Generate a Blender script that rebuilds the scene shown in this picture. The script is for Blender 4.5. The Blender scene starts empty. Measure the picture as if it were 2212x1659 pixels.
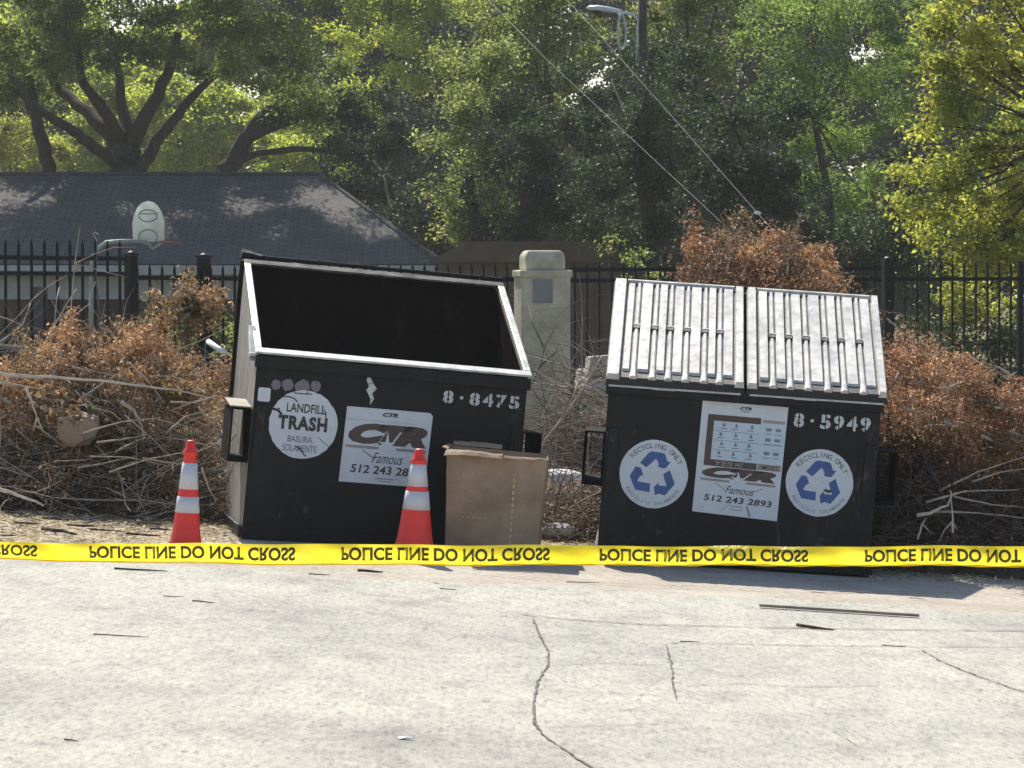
import bpy, bmesh, math, random
import numpy as np
from mathutils import Vector, Matrix, Euler

random.seed(7)
SC = bpy.context.scene
C = SC.collection
R = math.radians

# ------------------------------------------------------------------ camera
KD = 1.55                                                   # metres of depth per unit of the depths d used below
F, CX, CY, YH, HC = 4915.0 * KD, 1106.0, 829.5, 600.0, 1.746     # photo measured on a 2212 px wide copy
PITCH = math.atan((CY - YH) / F)
cam_d = bpy.data.cameras.new("camera")
cam_d.lens = 80.0 * KD
cam_d.sensor_width = 36.0
cam_d.clip_end = 800.0
cam = bpy.data.objects.new("camera", cam_d)
cam.location = (0, 0, HC)
cam.rotation_euler = (math.pi / 2 - PITCH, 0, 0)
C.objects.link(cam)
SC.camera = cam

# ------------------------------------------------------------------ light
SUN_EL, SUN_AZ = 45.0, 16.0        # azimuth: degrees left of straight ahead (the sun stands behind the scene)
sd = Vector((-math.sin(R(SUN_AZ)) * math.cos(R(SUN_EL)), math.cos(R(SUN_AZ)) * math.cos(R(SUN_EL)), math.sin(R(SUN_EL))))
world = bpy.data.worlds.new("World")
SC.world = world
world.use_nodes = True
wn = world.node_tree
bg = wn.nodes["Background"]
sky = wn.nodes.new("ShaderNodeTexSky")
sky.sky_type = 'NISHITA'
sky.sun_disc = False
sky.sun_elevation = R(SUN_EL)
sky.sun_rotation = R(-SUN_AZ)
wn.links.new(sky.outputs[0], bg.inputs[0])
bg.inputs[1].default_value = 0.11
sun_d = bpy.data.lights.new("sun", 'SUN')
sun_d.energy = 5.0
sun_d.angle = R(0.5)
sun_d.color = (1.0, 0.945, 0.83)
sun = bpy.data.objects.new("sun", sun_d)
sun.rotation_euler = sd.to_track_quat('Z', 'Y').to_euler()
sun.location = (-20, 40, 50)
C.objects.link(sun)
SC.view_settings.view_transform = 'Standard'
SC.view_settings.look = 'None'
SC.view_settings.exposure = 0.52
SC.cycles.max_bounces = 7
SC.cycles.diffuse_bounces = 4
SC.cycles.transmission_bounces = 4
SC.cycles.use_denoising = True

# ------------------------------------------------------------------ helpers
def at(px, py, d):
    """world point seen at pixel (px, py) of the 2212 px copy, at depth Y = d * KD"""
    d = d * KD
    x = (px - CX) / F
    y = -(py - CY) / F
    v = Vector((x, math.cos(PITCH) + y * math.sin(PITCH), -math.sin(PITCH) + y * math.cos(PITCH)))
    return Vector((0, 0, HC)) + v * (d / v.y)

def sstep(t):
    t = max(0.0, min(1.0, t))
    return t * t * (3 - 2 * t)

def gz(x, y):
    """height of the ground"""
    xx = max(-9.0, min(9.0, x))
    k = 1 - sstep((y - 26.5) / 14.0)
    return -0.06 * xx * k - 0.6 * sstep((y - 34) / 24.0)

def on_ground(px, py):
    d = 12.0
    for _ in range(40):
        p = at(px, py, d)
        ray = (p - Vector((0, 0, HC)))
        slope = ray.z / ray.y
        d = (gz(p.x, p.y) - HC) / slope / KD
    p = at(px, py, d)
    return Vector((p.x, p.y, gz(p.x, p.y)))

class MB:
    def __init__(self):
        self.v, self.f, self.m = [], [], []
    def add(self, vs, fs, mi=0):
        o = len(self.v)
        self.v += [tuple(p) for p in vs]
        for f in fs:
            self.f.append(tuple(i + o for i in f))
            self.m.append(mi)
        return self
    def box(self, x0, x1, y0, y1, z0, z1, mi=0, M=None):
        vs = [Vector((x, y, z)) for z in (z0, z1) for y in (y0, y1) for x in (x0, x1)]
        if M: vs = [M @ p for p in vs]
        return self.add(vs, [(0, 2, 3, 1), (4, 5, 7, 6), (0, 1, 5, 4), (2, 6, 7, 3), (0, 4, 6, 2), (1, 3, 7, 5)], mi)
    def prism_x(self, poly, x0, x1, mi=0):
        n = len(poly)
        vs = [(x0, y, z) for y, z in poly] + [(x1, y, z) for y, z in poly]
        fs = [tuple(range(n - 1, -1, -1)), tuple(range(n, 2 * n))]
        fs += [(i, (i + 1) % n, n + (i + 1) % n, n + i) for i in range(n)]
        return self.add(vs, fs, mi)
    def prism_y(self, poly, y0, y1, mi=0):
        """outline of (x, z) extruded along y"""
        n = len(poly)
        vs = [(x, y0, z) for x, z in poly] + [(x, y1, z) for x, z in poly]
        fs = [tuple(range(n)), tuple(range(2 * n - 1, n - 1, -1))]
        fs += [(i, n + i, n + (i + 1) % n, (i + 1) % n) for i in range(n)]
        return self.add(vs, fs, mi)
    def tube(self, pts, rad, sides=6, mi=0, cap=True):
        pts = [Vector(p) for p in pts]
        n = len(pts)
        if not hasattr(rad, '__len__'): rad = [rad] * n
        vs, fs = [], []
        ref = Vector((0.13, 0.31, 0.94))
        for i, p in enumerate(pts):
            t = (pts[min(i + 1, n - 1)] - pts[max(i - 1, 0)])
            if t.length < 1e-9: t = Vector((0, 0, 1))
            t.normalize()
            a = t.cross(ref)
            if a.length < 0.05: a = t.cross(Vector((1, 0, 0)))
            a.normalize()
            b = t.cross(a)
            for k in range(sides):
                w = 2 * math.pi * k / sides
                vs.append(p + (a * math.cos(w) + b * math.sin(w)) * rad[i])
        for i in range(n - 1):
            for k in range(sides):
                k2 = (k + 1) % sides
                fs.append((i * sides + k, i * sides + k2, (i + 1) * sides + k2, (i + 1) * sides + k))
        if cap:
            fs.append(tuple(range(sides - 1, -1, -1)))
            fs.append(tuple(range((n - 1) * sides, n * sides)))
        return self.add(vs, fs, mi)
    def lathe(self, prof, seg=24, mi=0, c=(0, 0, 0)):
        n = len(prof)
        vs, fs = [], []
        for r, z in prof:
            for k in range(seg):
                w = 2 * math.pi * k / seg
                vs.append((c[0] + r * math.cos(w), c[1] + r * math.sin(w), c[2] + z))
        for i in range(n - 1):
            for k in range(seg):
                k2 = (k + 1) % seg
                fs.append((i * seg + k, i * seg + k2, (i + 1) * seg + k2, (i + 1) * seg + k))
        fs.append(tuple(range(seg - 1, -1, -1)))
        fs.append(tuple(range((n - 1) * seg, n * seg)))
        return self.add(vs, fs, mi)
    def build(self, name, mats, parent=None, smooth=False, bevel=0):
        me = bpy.data.meshes.new(name)
        me.from_pydata(self.v, [], self.f)
        mats = mats if isinstance(mats, (list, tuple)) else [mats]
        for m in mats: me.materials.append(m)
        if len(mats) > 1:
            me.polygons.foreach_set('material_index', self.m)
        if smooth:
            me.polygons.foreach_set('use_smooth', [True] * len(me.polygons))
        me.update()
        return link(name, me, parent, bevel)

def link(name, me, parent=None, bevel=0):
    o = bpy.data.objects.new(name, me)
    C.objects.link(o)
    if parent is not None: o.parent = parent
    if bevel:
        b = o.modifiers.new("bevel", 'BEVEL')
        b.width = bevel
        b.segments = 2
        b.limit_method = 'ANGLE'
    return o

def thing(name, label, cat, loc=(0, 0, 0), rot=(0, 0, 0), group=None):
    o = bpy.data.objects.new(name, None)
    C.objects.link(o)
    o.location = loc
    o.rotation_euler = rot
    o.empty_display_size = 0.2
    return tag(o, label, cat, group)

def tag(o, label, cat, group=None):
    o['label'] = label
    o['category'] = cat
    if group: o['group'] = group
    return o

def struct(o, kind='structure'):
    o['kind'] = kind
    return o

# ------------------------------------------------------------------ materials
def new_mat(name):
    m = bpy.data.materials.new(name)
    m.use_nodes = True
    nt = m.node_tree
    return m, nt, nt.nodes["Principled BSDF"]

def ramp(nt, fac, stops, interp='LINEAR'):
    r = nt.nodes.new("ShaderNodeValToRGB")
    r.color_ramp.interpolation = interp
    els = r.color_ramp.elements
    while len(els) < len(stops): els.new(0.5)
    for e, (p, c) in zip(els, stops):
        e.position = p
        e.color = (*c, 1) if len(c) == 3 else c
    nt.links.new(fac, r.inputs[0])
    return r.outputs[0]

def noise(nt, scale, detail=4, rough=0.55, coord='Object', stretch=None, dist=0):
    tc = nt.nodes.new("ShaderNodeTexCoord")
    out = tc.outputs[coord]
    if stretch:
        mp = nt.nodes.new("ShaderNodeMapping")
        mp.inputs['Scale'].default_value = stretch
        nt.links.new(out, mp.inputs[0])
        out = mp.outputs[0]
    n = nt.nodes.new("ShaderNodeTexNoise")
    n.inputs['Scale'].default_value = scale
    n.inputs['Detail'].default_value = detail
    n.inputs['Roughness'].default_value = rough
    n.inputs['Distortion'].default_value = dist
    nt.links.new(out, n.inputs['Vector'])
    return n.outputs[0]

def mixc(nt, fac, a, b, mode='MIX'):
    m = nt.nodes.new("ShaderNodeMix")
    m.data_type = 'RGBA'
    m.blend_type = mode
    for s, v in ((0, fac), (6, a), (7, b)):
        if hasattr(v, 'links'): nt.links.new(v, m.inputs[s])
        elif s == 0: m.inputs[0].default_value = v
        else: m.inputs[s].default_value = (*v, 1)
    return m.outputs[2]

def bump(nt, bsdf, h, strength=0.3, dist=0.01):
    b = nt.nodes.new("ShaderNodeBump")
    b.inputs['Strength'].default_value = strength
    b.inputs['Distance'].default_value = dist
    nt.links.new(h, b.inputs['Height'])
    nt.links.new(b.outputs[0], bsdf.inputs['Normal'])

def plain(name, col, rough=0.6, metal=0.0, var=0.25, scale=6.0, spec=0.5, bmp=0.0, col2=None, stretch=None):
    m, nt, p = new_mat(name)
    n = noise(nt, scale, 5, 0.6, stretch=stretch)
    c2 = col2 or tuple(c * (1 - var) for c in col)
    c1 = tuple(min(1, c * (1 + var * 0.5)) for c in col) if not col2 else col
    nt.links.new(ramp(nt, n, [(0.32, c2), (0.68, c1)]), p.inputs['Base Color'])
    p.inputs['Roughness'].default_value = rough
    p.inputs['Metallic'].default_value = metal
    p.inputs['Specular IOR Level'].default_value = spec
    if bmp: bump(nt, p, noise(nt, scale * 6, 3), bmp, 0.01)
    return m

def leaf_mat(name, stops, trans=0.45, rough=0.55, spec=0.3, tcol=(1.22, 1.30, 0.78), pscale=0.7, plo=(0.76, 0.82, 0.80), phi=(1.5, 1.4, 1.0)):
    m, nt, p = new_mat(name)
    geo = nt.nodes.new("ShaderNodeNewGeometry")
    col = ramp(nt, geo.outputs['Random Per Island'], stops)
    patch = ramp(nt, noise(nt, pscale, 3, 0.6), [(0.34, plo), (0.66, phi)])
    col = mixc(nt, 1.0, col, patch, 'MULTIPLY')
    nt.links.new(col, p.inputs['Base Color'])
    p.inputs['Roughness'].default_value = rough
    p.inputs['Specular IOR Level'].default_value = spec
    tr = nt.nodes.new("ShaderNodeBsdfTranslucent")
    br = mixc(nt, 1.0, col, tcol, 'MULTIPLY')
    nt.links.new(br, tr.inputs[0])
    mx = nt.nodes.new("ShaderNodeMixShader")
    mx.inputs[0].default_value = trans
    nt.links.new(p.outputs[0], mx.inputs[1])
    nt.links.new(tr.outputs[0], mx.inputs[2])
    nt.links.new(mx.outputs[0], nt.nodes["Material Output"].inputs[0])
    return m

def concrete_mat():
    m, nt, p = new_mat("worn_concrete")
    big = noise(nt, 0.55, 5, 0.6, stretch=(0.7, 0.6, 1))
    mid = noise(nt, 4.0, 6, 0.7, stretch=(1.0, 0.45, 1))
    fine = noise(nt, 42, 4, 0.85, stretch=(1.0, 0.22, 1))
    fleck = noise(nt, 15, 3, 0.7, stretch=(1.0, 0.3, 1))
    c = ramp(nt, big, [(0.30, (0.305, 0.295, 0.270)), (0.50, (0.392, 0.379, 0.335)), (0.70, (0.445, 0.428, 0.368))])
    c2 = ramp(nt, mid, [(0.30, (0.74, 0.74, 0.755)), (0.52, (1, 1, 1)), (0.75, (1.10, 1.085, 1.05))])
    c = mixc(nt, 1.0, c, c2, 'MULTIPLY')
    c3 = ramp(nt, fine, [(0.30, (0.50, 0.50, 0.51)), (0.48, (1, 1, 1)), (0.66, (1.30, 1.27, 1.20))])
    c = mixc(nt, 0.9, c, c3, 'MULTIPLY')
    c4 = ramp(nt, fleck, [(0.26, (0.50, 0.49, 0.46)), (0.36, (1, 1, 1))])
    c = mixc(nt, 0.85, c, c4, 'MULTIPLY')
    stain = noise(nt, 0.9, 5, 0.7, stretch=(0.55, 0.5, 1), dist=0.6)
    c = mixc(nt, 0.9, c, ramp(nt, stain, [(0.26, (0.66, 0.65, 0.66)), (0.42, (1, 1, 1)), (0.66, (1, 1, 1)), (0.8, (1.08, 1.06, 0.99))]), 'MULTIPLY')
    nt.links.new(c, p.inputs['Base Color'])
    p.inputs['Roughness'].default_value = 0.9
    p.inputs['Specular IOR Level'].default_value = 0.2
    bump(nt, p, fine, 0.5, 0.006)
    return m

def dirt_mat(name, a, b, c):
    m, nt, p = new_mat(name)
    n1 = noise(nt, 1.4, 6, 0.65)
    n2 = noise(nt, 26, 5, 0.75)
    col = ramp(nt, n1, [(0.3, a), (0.55, b), (0.72, c)])
    d = ramp(nt, n2, [(0.28, (0.45, 0.42, 0.38)), (0.5, (1, 1, 1)), (0.75, (1.25, 1.2, 1.1))])
    nt.links.new(mixc(nt, 0.85, col, d, 'MULTIPLY'), p.inputs['Base Color'])
    p.inputs['Roughness'].default_value = 0.95
    p.inputs['Specular IOR Level'].default_value = 0.1
    bump(nt, p, n2, 0.7, 0.02)
    return m

def steel_mat(name, base, dust, rough=0.5, dust_amt=0.5, lo=0.5, hi=0.75, spec=0.5, chips=None, stretch=(1.6, 1.6, 0.5)):
    m, nt, p = new_mat(name)
    p.inputs['Specular IOR Level'].default_value = spec
    n = noise(nt, 2.2, 8, 0.68, stretch=stretch)
    n2 = noise(nt, 14, 5, 0.7)
    col = ramp(nt, n, [(lo, base), (hi, tuple(b * (1 - dust_amt) + d * dust_amt for b, d in zip(base, dust)))])
    sp = ramp(nt, n2, [(0.3, (0.75, 0.72, 0.7)), (0.6, (1, 1, 1)), (0.8, (1.25, 1.15, 1.05))])
    nt.links.new(mixc(nt, 1.0, col, sp, 'MULTIPLY'), p.inputs['Base Color'])
    rr = ramp(nt, n2, [(0.3, (rough - 0.08,) * 3), (0.7, (rough + 0.15,) * 3)])
    nt.links.new(rr, p.inputs['Roughness'])
    if chips:
        cn = noise(nt, 6, 9, 0.75, stretch=(1, 1, 0.35), dist=0.8)
        cm = ramp(nt, cn, [(0.60, (0, 0, 0)), (0.66, (1, 1, 1))])
        base_in = p.inputs['Base Color'].links[0].from_socket
        nt.links.new(mixc(nt, cm, base_in, chips), p.inputs['Base Color'])
    bump(nt, p, noise(nt, 3.0, 5, 0.6), 0.35, 0.03)
    return m

def sticker_mat(name, base, wear=(0.10, 0.10, 0.10), amt=0.345):
    m, nt, p = new_mat(name)
    n = noise(nt, 9, 6, 0.7)
    n2 = noise(nt, 30, 6, 0.8, dist=1.5)
    col = ramp(nt, n, [(0.3, tuple(b * 0.86 for b in base)), (0.7, base)])
    w = ramp(nt, n2, [(amt - 0.02, (1, 1, 1)), (amt + 0.03, (0, 0, 0))])
    nt.links.new(mixc(nt, w, col, wear), p.inputs['Base Color'])
    p.inputs['Roughness'].default_value = 0.45
    return m

def shingle_mat():
    m, nt, p = new_mat("roof_shingles")
    tc = nt.nodes.new("ShaderNodeTexCoord")
    br = nt.nodes.new("ShaderNodeTexBrick")
    br.inputs['Scale'].default_value = 1.0
    br.inputs['Brick Width'].default_value = 0.32
    br.inputs['Row Height'].default_value = 0.14
    br.inputs['Mortar Size'].default_value = 0.012
    br.inputs['Color1'].default_value = (0.105, 0.101, 0.098, 1)
    br.inputs['Color2'].default_value = (0.132, 0.126, 0.121, 1)
    br.inputs['Mortar'].default_value = (0.05, 0.049, 0.05, 1)
    mp = nt.nodes.new("ShaderNodeMapping")
    nt.links.new(tc.outputs['Object'], mp.inputs[0])
    nt.links.new(mp.outputs[0], br.inputs['Vector'])
    n = noise(nt, 1.2, 5, 0.6)
    v = ramp(nt, n, [(0.3, (0.8, 0.8, 0.82)), (0.7, (1.15, 1.1, 1.05))])
    nt.links.new(mixc(nt, 1.0, br.outputs[0], v, 'MULTIPLY'), p.inputs['Base Color'])
    p.inputs['Roughness'].default_value = 0.9
    p.inputs['Specular IOR Level'].default_value = 0.15
    return m

def tape_mat():
    m, nt, p = new_mat("yellow_tape_plastic")
    n = noise(nt, 7, 4, 0.6, stretch=(1, 1, 3))
    col = ramp(nt, n, [(0.3, (0.80, 0.62, 0.02)), (0.7, (0.90, 0.76, 0.06))])
    nt.links.new(col, p.inputs['Base Color'])
    p.inputs['Roughness'].default_value = 0.3
    bump(nt, p, noise(nt, 14, 5, 0.65, stretch=(0.7, 1, 1.3), dist=0.8), 1.0, 0.02)
    tr = nt.nodes.new("ShaderNodeBsdfTranslucent")
    nt.links.new(col, tr.inputs[0])
    mx = nt.nodes.new("ShaderNodeMixShader")
    mx.inputs[0].default_value = 0.62
    nt.links.new(p.outputs[0], mx.inputs[1])
    nt.links.new(tr.outputs[0], mx.inputs[2])
    nt.links.new(mx.outputs[0], nt.nodes["Material Output"].inputs[0])
    return m

M = {}
M['concrete'] = concrete_mat()
M['dirt'] = dirt_mat("sandy_dirt", (0.38, 0.33, 0.265), (0.49, 0.44, 0.375), (0.58, 0.53, 0.46))
M['soil'] = dirt_mat("dry_yard_ground", (0.10, 0.09, 0.05), (0.17, 0.15, 0.085), (0.24, 0.20, 0.12))
M['black_steel'] = steel_mat("black_dumpster_paint", (0.007, 0.0075, 0.009), (0.034, 0.031, 0.028), 0.5, 0.6, spec=0.25, chips=(0.06, 0.052, 0.046))
M['side_steel'] = steel_mat("dusty_sun_bleached_paint", (0.25, 0.22, 0.19), (0.42, 0.385, 0.34), 0.65, 0.9, 0.3, 0.7, spec=0.2)
M['inner_steel'] = steel_mat("stained_inside_paint", (0.016, 0.012, 0.011), (0.060, 0.028, 0.024), 0.95, 0.8, spec=0.0)
M['rim_steel'] = plain("worn_glint_rim_paint", (0.60, 0.59, 0.55), 0.40, 0.0, 0.45, 9, 0.9)  # worn pale paint, base lightened further for the sun glint on the rim
M['rim_shaded'] = steel_mat("shaded_rim_paint", (0.05, 0.05, 0.05), (0.22, 0.21, 0.20), 0.7, 0.8, 0.4, 0.6, spec=0.1)  # back rim strip painted darker for the shadow of the thrown-back lids
M['pocket'] = steel_mat("dull_black_pocket_paint", (0.006, 0.006, 0.007), (0.02, 0.018, 0.016), 0.8, 0.5, spec=0.06)
M['lid'] = steel_mat("weathered_glare_lid_plastic", (0.38, 0.378, 0.365), (0.68, 0.66, 0.61), 0.38, 1.0, 0.34, 0.66, spec=0.85, stretch=(4.5, 0.8, 0.8))  # faded black plastic, base lightened to carry the sun glare on the lids
M['dark_lid'] = steel_mat("black_lid_plastic", (0.014, 0.014, 0.016), (0.035, 0.035, 0.035), 0.45, 0.5, spec=0.4)
M['rubber'] = plain("black_rubber", (0.015, 0.015, 0.016), 0.7, var=0.2)
M['sticker'] = sticker_mat("white_sticker_vinyl", (0.66, 0.69, 0.74))
M['sticker_blue'] = sticker_mat("pale_blue_sticker_vinyl", (0.56, 0.66, 0.76), amt=0.2)
M['stencil'] = sticker_mat("white_stencil_paint", (0.62, 0.64, 0.66), amt=0.42)
M['faded'] = sticker_mat("faded_lilac_sticker", (0.20, 0.17, 0.21), amt=0.42)
M['blue'] = plain("recycling_blue_ink", (0.045, 0.10, 0.30), 0.45, var=0.15)
M['ink'] = sticker_mat("black_ink", (0.02, 0.022, 0.026), (0.4, 0.42, 0.45), 0.36)
M['grey_ink'] = plain("grey_ink", (0.20, 0.21, 0.24), 0.5)
M['brown_ink'] = sticker_mat("brown_ink", (0.075, 0.045, 0.036), (0.4, 0.4, 0.42), 0.30)
M['tan_ink'] = plain("tan_ink", (0.32, 0.28, 0.26), 0.5)
M['orange'] = sticker_mat("orange_cone_plastic", (0.90, 0.040, 0.028), (0.30, 0.035, 0.025), 0.36)
M['reflect'] = sticker_mat("white_reflective_band", (0.66, 0.66, 0.70), (0.30, 0.28, 0.28), 0.36)
M['card'] = plain("brown_cardboard", (0.36, 0.26, 0.18), 0.85, var=0.35, scale=4, bmp=0.15, spec=0.15)
M['card_mark'] = plain("faded_yellow_print", (0.50, 0.45, 0.20), 0.8)
M['tape'] = tape_mat()
M['tape_ink'] = plain("olive_tape_ink", (0.105, 0.088, 0.010), 0.5, var=0.5, scale=25)
M['fence'] = plain("black_iron_paint", (0.008, 0.009, 0.010), 0.5, var=0.2, spec=0.2)
M['stucco'] = plain("cream_stucco", (0.54, 0.49, 0.37), 0.9, var=0.45, scale=3.2, bmp=0.3, spec=0.15)
M['plaque'] = plain("grey_plaque", (0.235, 0.235, 0.25), 0.5)
M['stone'] = plain("pale_limestone", (0.58, 0.53, 0.42), 0.9, var=0.3, scale=5, bmp=0.5)
M['tan_stone'] = plain("tan_sandstone", (0.34, 0.25, 0.19), 0.9, var=0.4, scale=7, bmp=0.6)
M['slab'] = plain("whitish_concrete", (0.66, 0.66, 0.66), 0.85, var=0.2, bmp=0.3)
M['bark'] = plain("dark_bark", (0.075, 0.062, 0.050), 0.95, var=0.5, scale=7, bmp=0.8, spec=0.1, stretch=(3, 3, 0.5))
M['grey_twig'] = plain("weathered_twig", (0.42, 0.36, 0.295), 0.85, var=0.4, scale=9, spec=0.2)
M['pale_twig'] = plain("bleached_branch", (0.58, 0.51, 0.43), 0.8, var=0.3, scale=9, spec=0.2)
M['purple_twig'] = plain("dark_purplish_twig", (0.14, 0.11, 0.10), 0.85, var=0.4, scale=9)
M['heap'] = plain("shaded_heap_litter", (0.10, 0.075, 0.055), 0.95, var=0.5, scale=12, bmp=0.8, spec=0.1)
M['log_end'] = plain("sawn_wood", (0.52, 0.42, 0.30), 0.8, var=0.3, scale=12)
M['roof'] = shingle_mat()
M['wall'] = plain("pale_house_siding", (0.44, 0.44, 0.41), 0.85, var=0.12)
M['post'] = plain("dark_porch_post", (0.06, 0.055, 0.06), 0.7)
M['pale_post'] = plain("pale_post", (0.38, 0.38, 0.36), 0.7)
M['glass'] = plain("dark_window_glass", (0.012, 0.014, 0.018), 0.15)
M['brown_wall'] = plain("brown_board_wall", (0.115, 0.085, 0.06), 0.9, var=0.3, scale=3)
M['board_white'] = plain("backboard_white", (0.70, 0.72, 0.70), 0.5, var=0.15)
M['board_white'] = leaf_mat("translucent_white_board", [(0, (0.75, 0.78, 0.75)), (1, (0.75, 0.78, 0.75))], 0.6, 0.5, 0.3, (1, 1, 1), 3, (0.9, 0.9, 0.9), (1, 1, 1))
M['board_line'] = plain("backboard_grey_line", (0.28, 0.33, 0.32), 0.5)
M['hoop_red'] = plain("hoop_red", (0.42, 0.10, 0.08), 0.5)
M['net'] = plain("net_cord", (0.6, 0.6, 0.58), 0.8)
M['pole_green'] = plain("hoop_pole_paint", (0.34, 0.38, 0.34), 0.5)
M['wood_pole'] = plain("utility_pole_wood", (0.06, 0.05, 0.045), 0.9, var=0.4, scale=5)
M['lamp'] = plain("lamp_housing_grey", (0.55, 0.58, 0.60), 0.35, var=0.1, spec=0.7)
M['cable'] = plain("pale_cable", (0.50, 0.52, 0.50), 0.5)
M['wire'] = plain("steel_guy_wire", (0.12, 0.125, 0.13), 0.6, spec=0.3)
M['white'] = plain("white_plastic", (0.80, 0.80, 0.80), 0.4, var=0.05)
M['lath'] = plain("grey_lath_wood", (0.27, 0.23, 0.185), 0.85, var=0.35, scale=6)
M['crack'] = plain("crack_dirt", (0.21, 0.20, 0.182), 1.0, var=0.4, scale=8, spec=0.0)
M['oak_leaf'] = leaf_mat("oak_leaf", [(0, (0.06, 0.085, 0.036)), (0.5, (0.125, 0.165, 0.062)), (1, (0.24, 0.27, 0.115))], 0.55, 0.6, 0.2)
M['lit_leaf'] = leaf_mat("light_elm_leaf", [(0, (0.18, 0.22, 0.055)), (0.5, (0.32, 0.36, 0.10)), (1, (0.46, 0.48, 0.18))], 0.62, 0.6, 0.2)
M['dark_leaf'] = leaf_mat("dark_evergreen_leaf", [(0, (0.020, 0.034, 0.023)), (0.6, (0.042, 0.063, 0.040)), (1, (0.105, 0.125, 0.082))], 0.32, 0.6, 0.15, (1.05, 1.2, 0.9))
M['grey_leaf'] = leaf_mat("grey_green_leaf", [(0, (0.08, 0.108, 0.052)), (0.5, (0.18, 0.21, 0.095)), (1, (0.36, 0.38, 0.21))], 0.55, 0.5, 0.3)
M['yellow_leaf'] = leaf_mat("yellow_green_leaf", [(0, (0.16, 0.18, 0.045)), (0.5, (0.31, 0.325, 0.10)), (1, (0.47, 0.46, 0.19))], 0.58, 0.6, 0.2)
M['fern_leaf'] = leaf_mat("feathery_green_leaf", [(0, (0.075, 0.125, 0.055)), (0.5, (0.16, 0.225, 0.092)), (1, (0.29, 0.35, 0.16))], 0.55, 0.6, 0.2)
M['dead_leaf'] = leaf_mat("dead_orange_brown_leaf", [(0, (0.26, 0.165, 0.088)), (0.5, (0.52, 0.325, 0.17)), (0.85, (0.66, 0.47, 0.30)), (1, (0.68, 0.57, 0.44))], 0.2, 0.8, 0.1, (1, 0.9, 0.8), 2.4, (0.62, 0.66, 0.70), (1.28, 1.16, 1.05))
M['tan_leaf'] = leaf_mat("dead_tan_leaf", [(0, (0.20, 0.14, 0.065)), (0.5, (0.34, 0.25, 0.13)), (1, (0.50, 0.40, 0.26))], 0.35, 0.8, 0.1, (1, 0.9, 0.8), 2.4, (0.62, 0.66, 0.70), (1.28, 1.16, 1.05))
M['rust_leaf'] = leaf_mat("dead_rusty_juniper", [(0, (0.17, 0.10, 0.06)), (0.5, (0.39, 0.225, 0.13)), (0.85, (0.55, 0.36, 0.23)), (1, (0.66, 0.52, 0.40))], 0.2, 0.8, 0.1, (1, 0.9, 0.8), 2.4, (0.55, 0.58, 0.62), (1.3, 1.18, 1.05))
M['shade_litter'] = leaf_mat("dark_shade_leaf", [(0, (0.04, 0.028, 0.022)), (0.7, (0.09, 0.06, 0.045)), (1, (0.20, 0.14, 0.11))], 0.1, 0.9, 0.1, (1, 0.9, 0.8))  # leaf colour darkened to carry the shade low at the right heap
M['dull_leaf'] = leaf_mat("dead_dull_brown_leaf", [(0, (0.11, 0.075, 0.048)), (0.5, (0.24, 0.17, 0.11)), (1, (0.44, 0.34, 0.25))], 0.15, 0.85, 0.1, (1, 0.9, 0.8), 2.4, (0.62, 0.66, 0.70), (1.28, 1.16, 1.05))
M['straw'] = leaf_mat("straw_bits", [(0, (0.28, 0.20, 0.12)), (0.4, (0.54, 0.44, 0.28)), (1, (0.72, 0.62, 0.44))], 0.1, 0.9, 0.1, (1, 0.9, 0.8), 2.0, (0.85, 0.85, 0.85), (1.1, 1.08, 1.0))

# ------------------------------------------------------------------ text
def text_mesh(body, bold=0.0, shear=0.0, space=1.0):
    """2-D lettering as (verts, faces) in x/y, fitted to the unit box 0..1 x 0..1"""
    cu = bpy.data.curves.new("lettering", 'FONT')
    cu.body = body
    cu.size = 1.0
    cu.offset = bold
    cu.shear = shear
    cu.space_character = space
    cu.resolution_u = 3
    o = bpy.data.objects.new("lettering", cu)
    C.objects.link(o)
    dg = bpy.context.evaluated_depsgraph_get()
    dg.update()
    me = o.evaluated_get(dg).to_mesh()
    vs = [(v.co.x, v.co.y) for v in me.vertices]
    fs = [tuple(p.vertices) for p in me.polygons]
    o.evaluated_get(dg).to_mesh_clear()
    bpy.data.objects.remove(o)
    bpy.data.curves.remove(cu)
    x0 = min(v[0] for v in vs); x1 = max(v[0] for v in vs)
    y0 = min(v[1] for v in vs); y1 = max(v[1] for v in vs)
    vs = [((x - x0) / (x1 - x0), (y - y0) / (y1 - y0)) for x, y in vs]
    return vs, fs, (x1 - x0) / (y1 - y0)

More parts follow.
